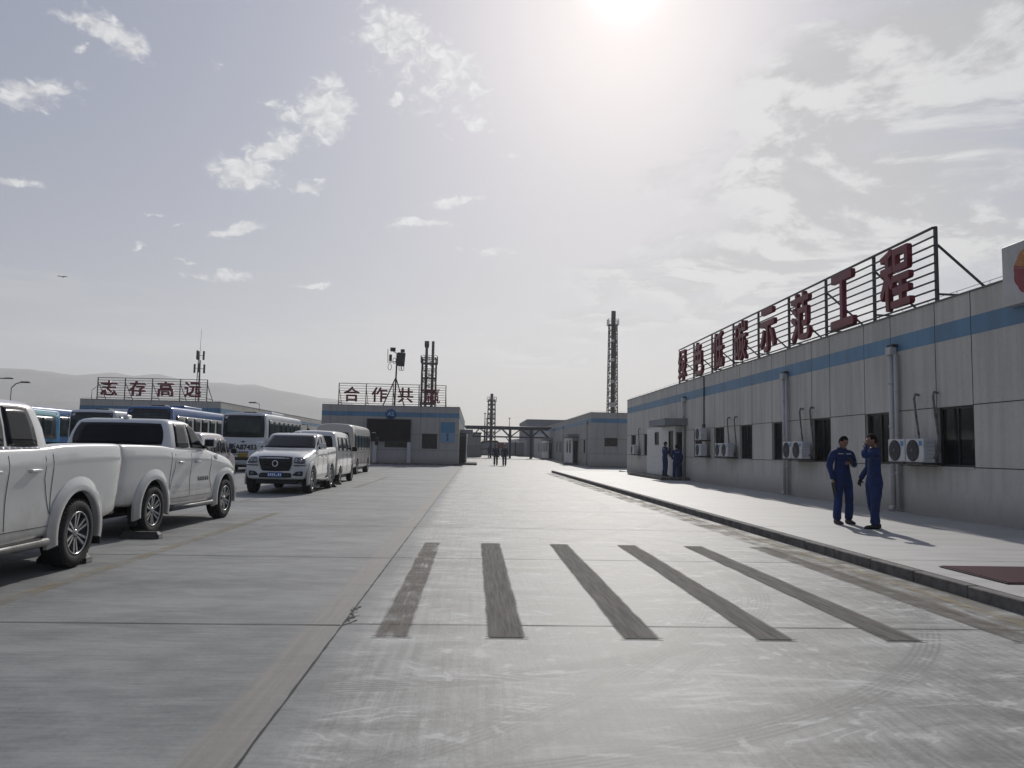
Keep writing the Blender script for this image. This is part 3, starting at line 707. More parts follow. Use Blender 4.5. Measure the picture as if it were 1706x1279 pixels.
mb = MB(); mb.prism([(-.10, -.024, .12), (.10, -.024, .12), (.06, -.024, .5), (.10, -.024, .78), (-.10, -.024, .78), (-.06, -.024, .5)], (0, -.004, 0)); mb.build('printed_figure', mat('poster_ink', (0.03, 0.09, 0.17), .5), ps_)
em = thing('round_emblem', 'round blue plate reading A2 on the blue band', 'emblem', (-7.28, 66.99, 4.32))
EMB = mat('emblem_blue', (0.02, 0.075, 0.19), .35)
mb = MB(); mb.lathe([(0, .0), (.42, .0), (.45, .02), (.45, .06), (0, .06)], 32, Matrix.Rotation(R(90), 4, 'X')); mb.build('disc', EMB, em)
me = glyphs('A2', .46, .012, .012); place_mesh('lettering', me, T((0, -.068, .02)) @ FACE_CAM, mat('emblem_letter', (0.22, 0.40, 0.62), .5), em)

# sign box with a scalloped flower emblem, right edge of the picture
sb = thing('sign_box', 'pale sign box with a red and yellow scalloped emblem above the roof edge', 'sign', (10.42, 13.74, 4.46))
SBM = mat('sign_box_white', (0.46, 0.455, 0.44), .5, var=.15, scale=2)
mb = MB(); mb.box(-.02, .35, -.82, .80, 0, 1.20, bevel=.012); mb.build('case', SBM, sb)
def scallop(a0, a1, n, r, lobes, cy, cz, x):
    pts = []
    for i in range(n + 1):
        a = a0 + (a1 - a0) * i / n
        rr = r * (1 + .055 * abs(math.sin(a * lobes / 2)) - .03)
        pts.append((x, cy + math.cos(a) * rr, cz + math.sin(a) * rr))
    return pts
YEL = mat('emblem_yellow', (0.48, 0.22, 0.04), .45, scale=3, color2=(0.36, 0.10, 0.02))
mb = MB(); mb.prism([(-.030, -.0, .52)] + scallop(R(20), R(160 + 40), 60, .46, 10, 0, .60, -.030)[0:], (.008, 0, 0)); mb.build('yellow_petals', YEL, sb)
mb = MB(); mb.prism(scallop(R(200), R(380), 60, .46, 10, 0, .60, -.031) + [(-.031, .0, .62)], (.008, 0, 0)); mb.build('red_petals', mat('emblem_red', (0.22, 0.010, 0.02), .45), sb)
mb = MB()
for k in range(7):
    a = R(15 + 25 * k); mb.bar((-.033, math.cos(a) * .06, .60 + math.sin(a) * .06), (-.033, math.cos(a) * .42, .60 + math.sin(a) * .42), .018, .004)
mb.build('sun_ray', mat('emblem_pale', (0.58, 0.46, 0.20), .45), sb)

# ------------------------------------------------------------------ roof signs
def roof_sign(label, text, place, posts, letters, ltr_face, wl, hl, out, braces=True, zc=6.06):
    """place(u, z, d): d towards the viewer"""
    root = thing('roof_sign', label, 'sign')
    a, b = min(posts), max(posts)
    for u in posts:
        mb = MB(); mb.bar(place(u, ROOFZ - .02), place(u, 6.99), .07); 
        if braces:
            mb.bar(place(u, 6.55, -.035), place(u, ROOFZ + .02, -1.75), .045); mb.bar(place(u, ROOFZ + .30, -.035), place(u, ROOFZ + .28, -1.5), .045)
        mb.build('post', SIGN_STEEL, root)
    mb = MB()
    for k in range(9):
        z = 5.24 + (6.965 - 5.24) * k / 8; mb.bar(place(a, z, .05), place(b, z, .05), .035 if k < 8 else .05)
    mb.build('rail', SIGN_STEEL, root)
    for ch, u in zip(text, letters):
        me = fit_glyph(ch, wl, hl, .12, .010 if ch in '绿碳赢' else .022)
        p = place(u, zc, .14)
        place_mesh('letter', me, T(p) @ ltr_face, RED, root)
    return root
roof_sign('long roof sign of eight red characters on the right-hand building', '绿色低碳示范工程', lambda u, z, d=0: Vector((10.9 - d, u, z)), [40.5, 37.8, 34.85, 31.9, 29.0, 26.1, 23.25, 20.35, 17.5], [39.35, 36.45, 33.45, 30.55, 27.65, 24.75, 21.85, 18.98], FACE_ROAD, 1.42, 1.62, 0)
roof_sign('roof sign of four red characters behind the tripod mast', '合作共赢', lambda u, z, d=0: Vector((u, 67.5 - d, z)), [-11.9, -9.55, -7.2, -4.95, -2.6], [-10.77, -8.37, -6.1, -3.78], FACE_CAM, 1.38, 1.32, 0, zc=6.03)
roof_sign('roof sign of four red characters at the left, above the coaches', '志存高远', lambda u, z, d=0: Vector((u, 67.5 - d, z)), [-32.45, -30.15, -27.85, -25.5, -23.2], [-31.42, -29.02, -26.66, -24.36], FACE_CAM, 1.42, 1.32, 0, zc=6.08)

# ------------------------------------------------------------------ air conditioners
HOSE = mat('insulated_hose', (0.17, 0.165, 0.155), .8, var=.3, scale=9)
AC_W = mat('aircon_white', (0.55, 0.555, 0.545), .4, var=.15, scale=5)
FAN = mat('aircon_grille', (0.045, 0.045, 0.05), .6)
STICK = mat('aircon_sticker', (0.05, 0.22, 0.45), .4)
def aircon(label, y0, y1, z0, group, place=pr, hose=True, cage=False, h_=.54):
    root = thing('air_conditioner', label, 'air conditioner', (0, 0, 0), 0, group)
    mb = MB(); pbox(mb, place, y0, y1, z0, z0 + h_, .19, .47, bevel=.018); mb.build('casing', AC_W, root)
    cy, cz, r = y0 + (y1 - y0) * .58, z0 + h_ / 2, min(h_ * .44, (y1 - y0) * .38)
    m = T((10.6 - .47, cy, cz)) @ Matrix.Rotation(R(-90), 4, 'Y')
    mb = MB(); mb.lathe([(0, .004), (r, .004), (r + .012, .012), (r + .012, 0), (0, 0)], 28, m)
    gr = mb.build('fan_grille', FAN, root)
    mb = MB()
    for k in range(1, 6): mb.lathe([(r * k / 6 - .005, .016), (r * k / 6 + .005, .016), (r * k / 6 + .005, .021), (r * k / 6 - .005, .021)], 28, m, closed=True)
    mb.lathe([(0, .024), (.045, .024), (.045, .012), (0, .012)], 14, m)
    for k in range(8):
        a = k * math.pi / 4; mb.bar((10.6 - .488, cy + math.cos(a) * .04, cz + math.sin(a) * .04), (10.6 - .488, cy + math.cos(a) * r, cz + math.sin(a) * r), .008, .008)
    mb.build('guard_ring', mat('aircon_guard', (0.10, 0.10, 0.105), .5) if 'aircon_guard' not in bpy.data.materials else bpy.data.materials['aircon_guard'], gr)
    mb = MB(); pbox(mb, place, y0 + .05, y0 + .17, z0 + h_ - .16, z0 + h_ - .05, .4705, .474); mb.build('sticker', STICK, root)
    mb = MB(); 
    for k in range(5): pbox(mb, place, y0 - .003, y0, z0 + .08 + k * .09, z0 + .11 + k * .09, .22, .42)
    mb.build('side_louvre', PIPE, root)
    mb = MB(); pbox(mb, place, y0 + .02, y1 - .02, z0 - .05, z0 - .004, .0, .50)
    mb.build('bracket', DARKMET, root)
    if hose:
        pts = [place(y0 + .15, 2.96, .0), place(y0 + .14, 2.98, .10), place(y0 + .10, 2.86, .15), place(y0 + .06, 2.4, .13), place(y0 - .01, 2.0, .12), place(y0 - .05, z0 + .25, .13), place(y0 - .03, z0 + .1, .24)]
        mb = MB(); mb.path(pts, .027, 8); mb.build('hose', HOSE, root)
gA = 'air conditioners on the right-hand building'
aircon('near wall air conditioner left of the two by the big window', 17.70, 18.42, 1.36, gA)
aircon('near wall air conditioner nearest the big window, blue sticker', 16.94, 17.66, 1.36, gA)
aircon('air conditioner behind the facing man, further of its pair', 24.18, 24.90, 1.36, gA)
aircon('air conditioner behind the facing man, nearer of its pair', 23.42, 24.14, 1.36, gA)
aircon('small air conditioner pair past the third window, further unit', 31.3, 32.05, 1.36, gA)
aircon('small air conditioner pair past the third window, nearer unit', 30.45, 31.2, 1.36, gA)
aircon('upper of two stacked air conditioners right of the porch', 34.1, 34.95, 2.08, gA, hose=False)
aircon('lower of two stacked air conditioners right of the porch', 34.1, 34.95, 1.36, gA, hose=False)
aircon('single air conditioner near the far corner of the building', 48.6, 49.7, 1.36, gA)

# mat on the pavement at the right edge
MAT = mat('maroon_rubber', (0.035, 0.011, 0.016), .8, var=.4, scale=9)
dm = thing('door_mat', 'dark maroon ribbed mat lying on the pavement at the right edge', 'mat', (6.75, 8.72, .134))
mb = MB(); mb.box(-1.02, 1.1, -.62, .60, 0, .012, bevel=.005); mb.build('base', MAT, dm)
mb = MB()
for k in range(18): mb.box(-1.0, 1.08, -.59 + k * .067, -.59 + k * .067 + .03, .012, .020)
mb.build('rib', mat('maroon_rib', (0.085, 0.020, 0.034), .75), dm)
# ------------------------------------------------------------------ vehicles
from mathutils.bvhtree import BVHTree
def evaluated(o):
    bpy.context.view_layer.update()
    dg = bpy.context.evaluated_depsgraph_get()
    return bpy.data.meshes.new_from_object(o.evaluated_get(dg))
def shell(name, stations, mats, parent, bow=None, cutters=(), sub=2):
    """half sections [(y, [(x, z), ...])] lofted and mirrored, subdivided, wheel wells cut out"""
    mb = MB(); rings = []
    for y, half in stations:
        ring = [(x, y, z) for x, z in half] + [(-x, y, z) for x, z in half[::-1][1:-1]]
        if bow: ring = [(x, bow(x, yy, z), z) for x, yy, z in ring]
        rings.append(ring)
    mb.loft(rings)
    o = mb.build(name, mats)
    if sub:
        s = o.modifiers.new('s', 'SUBSURF'); s.levels = s.render_levels = sub
    cs = []
    for c in cutters:
        b = o.modifiers.new('b', 'BOOLEAN'); b.operation = 'DIFFERENCE'; b.object = c; b.solver = 'EXACT'; cs.append(c)
    me = evaluated(o); me.name = name
    old = o.data; o.modifiers.clear(); o.data = me; bpy.data.meshes.remove(old)
    for c in cs:
        cm = c.data; bpy.data.objects.remove(c); bpy.data.meshes.remove(cm)
    me.shade_smooth(); me.set_sharp_from_angle(angle=R(40))
    if parent is not None: o.parent = parent
    return o
def wheel_cutter(ys, r, x0, x1, z):
    mb = MB()
    for y in ys:
        for s in (1, -1): mb.tube((s * x0, y, z), (s * x1, y, z), r, n=40)
    mb.mi = 0
    o = mb.build('cutter', [WELL, WELL])
    for p in o.data.polygons: p.material_index = 1
    return o
LENS = mat('lamp_lens', (0.34, 0.35, 0.37), .15, .6)
BUSBAND = mat('bus_window_band', (0.012, 0.013, 0.014), .25)
WELL = mat('wheel_well', (0.012, 0.012, 0.012), .9)
def bvh_of(o): 
    bm = bmesh.new(); bm.from_mesh(o.data); t = BVHTree.FromBMesh(bm); bm.free(); return t
AX = {'right': (Vector((3, 0, 0)), Vector((-1, 0, 0)), lambda u, v: Vector((3, u, v))),
      'left': (None, Vector((1, 0, 0)), lambda u, v: Vector((-3, u, v))),
      'front': (None, Vector((0, -1, 0)), lambda u, v: Vector((u, 16, v))),
      'rear': (None, Vector((0, 1, 0)), lambda u, v: Vector((u, -6, v))),
      'top': (None, Vector((0, 0, -1)), lambda u, v: Vector((u, v, 6)))}
def hit(t, side, u, v, off):
    _, dr, f = AX[side]
    loc, nrm, _, _ = t.ray_cast(f(u, v), dr)
    if loc is None:
        loc, nrm, _, _ = t.find_nearest(f(u, v) + dr * 2.2)
    if nrm.dot(dr) > 0: nrm = -nrm
    return loc + nrm * off
def decal(mb, t, side, quad, off=.006, nu=6, nv=5, round_=0.0):
    """a panel laid on the body: quad of (u, v) corners bl, br, tr, tl; edges closed back onto the body"""
    g = []
    for j in range(nv + 1):
        row = []
        for i in range(nu + 1):
            a, b = i / nu, j / nv
            if round_:
                # pull the corners in to round the outline
                aa, bb = a * 2 - 1, b * 2 - 1
                k = 1 - round_ * (aa * bb) ** 2
                a, b = (aa * k + 1) / 2, (bb * k + 1) / 2
            p0 = [quad[0][q] + (quad[1][q] - quad[0][q]) * a for q in (0, 1)]
            p1 = [quad[3][q] + (quad[2][q] - quad[3][q]) * a for q in (0, 1)]
            u, v = p0[0] + (p1[0] - p0[0]) * b, p0[1] + (p1[1] - p0[1]) * b
            row.append(mb.bm.verts.new(hit(t, side, u, v, off)))
        g.append(row)
    for A, B_ in zip(g[:-1], g[1:]):
        for i in range(nu):
            f = mb.bm.faces.new((A[i], A[i + 1], B_[i + 1], B_[i])); f.smooth = True; f.material_index = mb.mi
    rim = [v for v in g[0]] + [r[-1] for r in g[1:]] + g[-1][::-1][1:] + [r[0] for r in g[::-1][1:-1]]
    _, dr, _ = AX[side]
    inner = [mb.bm.verts.new(v.co + dr * (off + .012)) for v in rim]
    n = len(rim)
    for i in range(n):
        f = mb.bm.faces.new((rim[i], rim[(i + 1) % n], inner[(i + 1) % n], inner[i])); f.material_index = mb.mi
def line_on(mb, t, side, pts, r=.006, step=.08):
    out = []
    for (a, b) in zip(pts[:-1], pts[1:]):
        n = max(1, int(math.hypot(b[0] - a[0], b[1] - a[1]) / step))
        for i in range(n): out.append((a[0] + (b[0] - a[0]) * i / n, a[1] + (b[1] - a[1]) * i / n))
    out.append(pts[-1])
    P_ = [hit(t, side, u, v, r * .25) for u, v in out]
    mb.path(P_, r, 5)
def add_panel(name, body_t, side, quad, m, parent, off=.006, nu=6, nv=5, round_=0.12):
    mb = MB(); decal(mb, body_t, side, quad, off, nu, nv, round_); o = mb.build(name, m, parent)
    return o
def wheel(parent, x, y, r, w, rim_r, style, side):
    """tyre with a rim child; x is the outer face"""
    m = T((x, y, r)) @ Matrix.Rotation(R(90 if side > 0 else -90), 4, 'Y')
    mb = MB()
    mb.lathe([(rim_r, -.03), (rim_r + .02, 0), (r * .90, .004), (r * .965, -.02), (r * .995, -.05), (r, -w * .5), (r * .995, -w + .05), (r * .965, -w + .02), (r * .9, -w), (rim_r + .02, -w), (rim_r, -w + .03)], 40, m, closed=True)
    # shoulder blocks
    for k in range(44):
        a = 2 * math.pi * k / 44
        mm = m @ Matrix.Rotation(a, 4, 'Z')
        mb.box(r * .955, r * 1.002, -.011, .011, -.055, -.012, m=mm)
    ty = mb.build('wheel', RUBBER, parent)
    mb = MB()
    mb.lathe([(0, -.10), (rim_r * .96, -.10), (rim_r * .97, -.02), (rim_r, -.004), (rim_r * 1.03, -.006), (rim_r * 1.03, -.03)], 40, m)
    rm = mb.build('rim', DARKMET, ty)
    mb = MB()
    if style == 'spoke':
        for k in range(6):
            for da, wd in ((-.135, .026), (.135, .026)):
                mm = m @ Matrix.Rotation(k * math.pi / 3 + da * .25, 4, 'Z')
                a = da
                p = [(.05, -.018 + da * .05), (.05, .018 + da * .05)]
                r1 = rim_r * .97
                pts = [Vector((.055, da * .10 - .011, -.030)), Vector((.055, da * .10 + .011, -.030)), Vector((r1 * math.cos(a), r1 * math.sin(a) + wd * .62, -.012)), Vector((r1 * math.cos(a), r1 * math.sin(a) - wd * .62, -.012))]
                mb.prism([mm @ q for q in pts], (m.to_3x3() @ Vector((0, 0, -.03))))
        mb.lathe([(0, -.016), (.030, -.016), (.045, -.03), (.045, -.05)], 20, m)
        mb.lathe([(rim_r * .955, -.003), (rim_r * 1.0, -.001), (rim_r * 1.01, -.008), (rim_r * .955, -.02)], 40, m, closed=True)
    else:
        mb.lathe([(0, -.02), (rim_r * .35, -.02), (rim_r * .42, -.05), (rim_r * .86, -.04), (rim_r * .98, -.008), (rim_r * .98, -.03), (rim_r * .5, -.07), (0, -.07)], 28, m)
        for k in range(8):
            a = k * math.pi / 4; c = m @ Vector((math.cos(a) * rim_r * .27, math.sin(a) * rim_r * .27, -.02)); c2 = m @ Vector((math.cos(a) * rim_r * .27, math.sin(a) * rim_r * .27, .012))
            mb.tube(c, c2, .018, n=6)
    mb.build('spokes' if style == 'spoke' else 'hub_cap', ALLOY, rm)
    return ty
def lerp_tab(tab, z):
    for (a, *va), (b, *vb) in zip(tab[:-1], tab[1:]):
        if a <= z <= b:
            t = (z - a) / (b - a); return [p + (q - p) * t for p, q in zip(va, vb)]
    return list(tab[0][1:]) if z < tab[0][0] else list(tab[-1][1:])

def make_pickup(label, loc, rz, group, front=True, plate=True, door_mark=False):
    root = thing('pickup_truck', label, 'pickup truck', loc, rz, group)
    WB = 3.10
    st_ = [(-1.15, .52, .82, .885, 1.385, .885, .83, 1.385), (-1.08, .50, .87, .935, 1.395, .92, .86, 1.40), (-.5, .46, .90, .945, 1.395, .93, .87, 1.395), (.46, .40, .905, .94, 1.385, .925, .865, 1.39),
           (.62, .37, .905, .94, 1.36, .92, .86, 1.37), (1.5, .35, .905, .94, 1.35, .918, .855, 1.365), (2.40, .35, .905, .94, 1.345, .918, .85, 1.37), (2.75, .37, .905, .945, 1.315, .91, .80, 1.36),
           (3.25, .42, .91, .955, 1.265, .91, .75, 1.325), (3.75, .43, .895, .945, 1.20, .88, .71, 1.26), (4.02, .43, .865, .92, 1.12, .835, .69, 1.18), (4.14, .44, .83, .885, 1.06, .79, .66, 1.10), (4.17, .50, .80, .86, .98, .76, .62, 1.0)]
    stations = []
    for (y, zs, ws_, wm, zb, wb, wt, zc) in st_:
        y = y if y < 2 else y - .20
        if y < .55: zb += .035; zc += .035
        elif y < 2.3: zb += .02; zc += .02
        stations.append((y, [(0, zs), (ws_ - .12, zs), (ws_ - .01, zs + .02), (ws_ + .022, zs + .10), (ws_ + .026, zs + .22), (wm - .022, .76), (wm - .012, .96), (wm + .010, zb - .21), (wm + .002, zb - .165), (wb - .004, zb - .035), (wt + .02, zb), (wt - .08, zb + (zc - zb) * .5), (wt - .3, zc - (zc - zb) * .1), (0, zc)]))
    def bow(x, y, z):
        return y - (0.16 * (x / .9) ** 2 * sstep(y, 3.0, 3.9) if y > 2.8 else 0)
    cut = wheel_cutter((0, WB), .475, .52, 1.3, .42)
    mb = MB(); mb.box(-.775, .775, -1.02, .48, .86, 1.6, bevel=.03); bedc = mb.build('cutter', [WELL, WELL])
    for p in bedc.data.polygons: p.material_index = 1
    body = shell('body', stations, [WHITE_CAR, WELL], root, bow, (cut, bedc))
    t = bvh_of(body)
    # cabin
    tab = [(1.30, .898, .57, 2.62, .34), (1.42, .882, .59, 2.44, .32), (1.60, .842, .63, 2.12, .25), (1.76, .790, .68, 1.83, .18), (1.81, .768, .71, 1.72, .15), (1.845, .720, .76, 1.62, .13), (1.868, .60, .84, 1.50, .10), (1.876, .30, 1.05, 1.3, .05)]
    def ring(z):
        w, yr, yf, bw = lerp_tab(tab, z)
        F_ = lambda x: yf - bw * (x / w) ** 2
        c = min(.09, w * .2); half = [(0, yr), (.4 * w, yr), (.75 * w, yr), (w - c, yr + .004), (w - .3 * c, yr + .3 * c), (w, yr + c)]
        ye = F_(w) - .05
        for k in range(1, 6): half.append((w, yr + c + (ye - yr - c) * k / 6))
        half += [(w, ye), (w - .012, F_(w) - .012), (.93 * w, F_(.93 * w)), (.75 * w, F_(.75 * w)), (.4 * w, F_(.4 * w)), (0, yf)]
        return [(x, y, z) for x, y in half] + [(-x, y, z) for x, y in half[::-1][1:-1]]
    mb = MB(); zs = [1.30, 1.36, 1.42, 1.51, 1.60, 1.68, 1.76, 1.81, 1.845, 1.868, 1.876]
    mb.loft([ring(z) for z in zs]); cabin = mb.build('cabin', WHITE_CAR, root, autosmooth=50)
    tc = bvh_of(cabin)
    for sd in ('right', 'left'):
        for nm, q, b in (('rear_door_window', ((.84, 1.40), (1.36, 1.40), (1.34, 1.785), (.92, 1.785)), .05), ('front_door_window', ((1.44, 1.40), (2.17, 1.395), (1.60, 1.775), (1.42, 1.785)), .03)):
            g = [(q[0][0] - .025, q[0][1] - .022), (q[1][0] + .03, q[1][1] - .022), (q[2][0] + .025, q[2][1] + .02), (q[3][0] - .02, q[3][1] + .02)]
            s_ = add_panel('window_seal', tc, sd, g, DARKPLASTIC, cabin, .003, 7, 6, b)
            add_panel(nm, tc, sd, q, CARGLASS, cabin, .008, 7, 6, b)
    add_panel('rear_window', tc, 'rear', ((-.79, 1.42), (.79, 1.42), (.71, 1.79), (-.71, 1.79)), CARGLASS, cabin, .008, 8, 5, .05)
    add_panel('windscreen', tc, 'front', ((-.83, 1.385), (.83, 1.385), (.69, 1.80), (-.69, 1.80)), CARGLASS, cabin, .008, 12, 7, .04)
    for sd in ('right', 'left'):
        mb = MB(); line_on(mb, tc, sd, ((.80, 1.366), (2.20, 1.362)), .011, .1); mb.build('belt_trim', CHROME, cabin)
    mb = MB(); mb.box(-.045, .045, .80, .98, 1.868, 1.93, bevel=.03); mb.build('roof_antenna', WHITE_CAR, cabin)
    for s, sd in ((1, 'right'), (-1, 'left')):
        mb = MB()
        for pts in (((.74, 1.36), (.745, 1.05), (.60, .66)), ((1.40, 1.36), (1.40, .55)), ((2.32, 1.33), (2.29, .85), (2.42, .56)), ((.60, .53), (2.40, .53)), ((.60, 1.38), (.575, .48))): line_on(mb, t, sd, pts, .0036)
        mb.build('shut_line', JOINT, body)
        for yy in (.86, 1.55):
            p = hit(t, sd, yy + .09, 1.13, 0); mb = MB()
            mb.box(p.x - .012 if s > 0 else p.x - .035, p.x + .035 if s > 0 else p.x + .012, yy, yy + .20, 1.115, 1.15, bevel=.012); mb.build('door_handle', WHITE_CAR, body)
        # flares
        for yc in (0, WB):
            mb = MB(); rings = []
            sec = [(.458, .895), (.458, .966), (.470, .974), (.520, .968), (.570, .955), (.625, .936), (.63, .90)]
            for k in range(23):
                a = R(-14 + 208 * k / 22); rings.append([(s * x, yc + math.cos(a) * r_ * 1.0, .42 + math.sin(a) * r_) for r_, x in sec])
            mb.loft(rings); mb.build('wheel_flare', WHITE_CAR, body, autosmooth=45)
            wheel(root, s * .955, yc, .39, .25, .245, 'spoke', s)
        mb = MB(); mb.tube((s * .93, .62, .36), (s * .93, 2.44, .36), .045, n=10)
        mb.tube((s * .93, .62, .36), (s * .80, .5, .38), .04, n=8); mb.tube((s * .93, 2.44, .36), (s * .80, 2.56, .38), .04, n=8)
        mb.box(s * .80 if s > 0 else -.955, .955 if s > 0 else s * .80, .75, 2.35, .395, .412); mb.build('side_step', STEEL, root)
        mb = MB(); mb.box(s * .82 if s > 0 else -.95, .95 if s > 0 else s * .82, -.56, -.545, .20, .52); mb.build('mudflap', RUBBER, root)
        # mirror
        mb = MB(); mb.box(.905, 1.12, 1.98, 2.08, 1.39, 1.56, bevel=.045) if s > 0 else mb.box(-1.12, -.905, 1.98, 2.08, 1.39, 1.56, bevel=.045)
        mr = mb.build('wing_mirror', WHITE_CAR, root)
        mb = MB(); mb.box(.86, .96, 1.99, 2.07, 1.37, 1.43, bevel=.02) if s > 0 else mb.box(-.96, -.86, 1.99, 2.07, 1.37, 1.43, bevel=.02)
        mb.box(s * 1.015 - .08, s * 1.015 + .08, 1.968, 1.979, 1.415, 1.535); mb.build('mirror_glass', DARKPLASTIC, mr)
        # lamps
        q = ((s * .885, .98), (s * .74, .98), (s * .74, 1.33), (s * .885, 1.33))
        add_panel('tail_lamp', t, 'rear', q if s > 0 else (q[1], q[0], q[3], q[2]), LAMP_RED, body, .02, 3, 5, .1)
        q = ((s * .535, .93), (s * .86, .91), (s * .82, 1.10), (s * .545, 1.10))
        hl = add_panel('headlight', t, 'front', q if s > 0 else (q[1], q[0], q[3], q[2]), LAMP_CLEAR, body, .016, 6, 3, .10)
        mb = MB()
        for xx in (.60, .72): 
            p = hit(t, 'front', s * xx, 1.015, .020); mb.lathe([(0, .004), (.035, .004), (.045, .010), (.05, 0), (0, 0)], 16, T(p) @ Matrix.Rotation(R(-90), 4, 'X'))
        mb.build('lamp_lens', LENS, hl)
        q = ((s * .53, .845), (s * .87, .845), (s * .87, .875), (s * .53, .875))
        add_panel('lamp_line', t, 'front', q if s > 0 else (q[1], q[0], q[3], q[2]), DARKPLASTIC, body, .012, 4, 2, 0)
        q = ((s * .48, .56), (s * .80, .54), (s * .80, .70), (s * .60, .68))
        fg = add_panel('fog_lamp_bezel', t, 'front', q if s > 0 else (q[1], q[0], q[3], q[2]), DARKPLASTIC, body, .010, 5, 3, .1)
        p = hit(t, 'front', s * .69, .615, .012); mb = MB(); mb.lathe([(0, .01), (.045, .006), (.05, 0), (0, 0)], 16, T(p) @ Matrix.Rotation(R(-90), 4, 'X')); mb.build('fog_lamp', LAMP_CLEAR, fg)
        p = hit(t, sd, 2.52, 1.20, 0); mb = MB()
        for k in range(3): mb.box(min(p.x, p.x + s * .012), max(p.x, p.x + s * .012), 2.46, 2.60, 1.17 + k * .035, 1.185 + k * .035)
        mb.build('fender_vent', DARKPLASTIC, body)
    grl = add_panel('grille', t, 'front', ((-.42, .69), (.42, .69), (.525, 1.125), (-.525, 1.125)), DARKPLASTIC, body, .012, 10, 5, .06)
    mb = MB()
    for z in (.76, .83, .90, .97, 1.04):
        q = ((-.45, z), (.45, z), (.45, z + .018), (-.45, z + .018)); decal(mb, t, 'front', q, .020, 10, 1)
    mb.build('grille_bar', DARKMET, grl)
    p = hit(t, 'front', 0, .925, .03)
    mb = MB(); mb.lathe([(.062, .0), (.062, .018), (.088, .018), (.094, 0)], 32, T(p) @ Matrix.Rotation(R(-90), 4, 'X') @ Matrix.Diagonal((1.0, 1.12, 1, 1)), closed=True); mb.build('emblem', CHROME, grl)
    add_panel('lower_intake', t, 'front', ((-.50, .50), (.50, .50), (.46, .64), (-.46, .64)), DARKPLASTIC, body, .010, 8, 3, .06)
    mb = MB(); mb.box(-.62, .62, 3.52, 3.76, .30, .50, bevel=.03); mb.box(-.55, .55, -.9, 3.4, .30, .44, bevel=.02); mb.build('underbody', DARKPLASTIC, root)
    mb = MB(); mb.tube((-.62, 0, .39), (.62, 0, .39), .05); mb.tube((-.62, WB, .39), (.62, WB, .39), .05); mb.tube((-.5, -1.1, .42), (-.5, .4, .42), .035); mb.build('axle', DARKMET, root)
    mb = MB(); mb.box(-.78, .78, -1.26, -1.10, .50, .62, bevel=.03); mb.box(-.3, .3, -1.24, -1.10, .44, .5, bevel=.01); mb.build('rear_bumper', STEEL, root)
    mb = MB(); mb.box(-.22, .22, 0, .012, -.07, .07, bevel=.004); p = hit(t, 'front', 0, .585, .02); pb = mb.build('number_plate', PLATE_BLUE, root); pb.location = (0, p.y - .0, .585)
    mb = MB(); rp = random.Random(5)
    for k in range(7): 
        x_ = -.185 + k * .058; mb.box(x_, x_ + .036, .0125, .015, -.04, .04 if k != 2 else -.01)
    mb.build('plate_marks', PLATE_WHITE, pb)
    if door_mark:
        mb = MB(); rp = random.Random(9)
        for k in range(6):
            u = 1.76 + k * .085; decal(mb, t, 'right', ((u, .79), (u + .06, .79), (u + .06, .87), (u, .87)), .004, 2, 2); 
        mb.build('door_lettering', mat('grey_lettering', (0.16, 0.165, 0.17), .6), body)
    return root
gP = 'white pickup trucks parked tail to tail'
make_pickup('nearest white pickup, cut off by the left edge, showing its bed side', (-5.53, 9.28, 0.01), math.pi, gP)
make_pickup('white pickup facing away with dark rear window, tail to the nearest one', (-6.03, 12.68, 0), R(-2.6), gP, door_mark=True)
make_pickup('white pickup facing us with dark grille and blue number plate', (-5.92, 27.3, 0), math.pi, gP)

# wheel stops
def wheel_stop(label, x, y, rz=0):
    r = thing('wheel_stop', label, 'wheel stop', (x, y, 0), rz, 'wheel stops behind the parked cars')
    mb = MB(); a = [(-.29, -.08, 0), (-.29, .08, 0), (-.29, .045, .10), (-.29, -.045, .10)]
    mb.loft([[(-.29, -.08, .001), (-.29, .08, .001), (-.29, .07, .05), (-.29, -.07, .05)], [(-.24, -.08, .001), (-.24, .08, .001), (-.24, .045, .105), (-.24, -.045, .105)], [(.24, -.08, .001), (.24, .08, .001), (.24, .045, .105), (.24, -.045, .105)], [(.29, -.08, .001), (.29, .08, .001), (.29, .07, .05), (.29, -.07, .05)]], smooth=False)
    mb.build('stop_block', mat('stop_rubber', (0.055, 0.054, 0.052), .85, var=.4, scale=12) if 'stop_rubber' not in bpy.data.materials else bpy.data.materials['stop_rubber'], r)
    mb = MB()
    for s in (-1, 1): mb.face([(s * .291, -.07, .01), (s * .291, .07, .01), (s * .291, .062, .048), (s * .291, -.062, .048)])
    for s in (-1, 1): mb.face([(s * .285, -.068, .054), (s * .285, .068, .054), (s * .245, .045, .107), (s * .245, -.045, .107)])
    mb.build('end_patch', mat('stop_end', (0.30, 0.29, 0.27), .8) if 'stop_end' not in bpy.data.materials else bpy.data.materials['stop_end'], r)
wheel_stop('black rubber wheel stop behind the right rear wheel of the middle pickup', -5.05, 12.16)
wheel_stop('black rubber wheel stop under the rear wheel of the nearest pickup', -4.90, 9.66)
wheel_stop('black rubber wheel stop behind the pickup that faces us', -5.2, 28.05)
wheel_stop('black rubber wheel stop behind the white van', -5.35, 30.0)
wheel_stop('small black wheel stop left of the pickup that faces us', -8.0, 25.6)

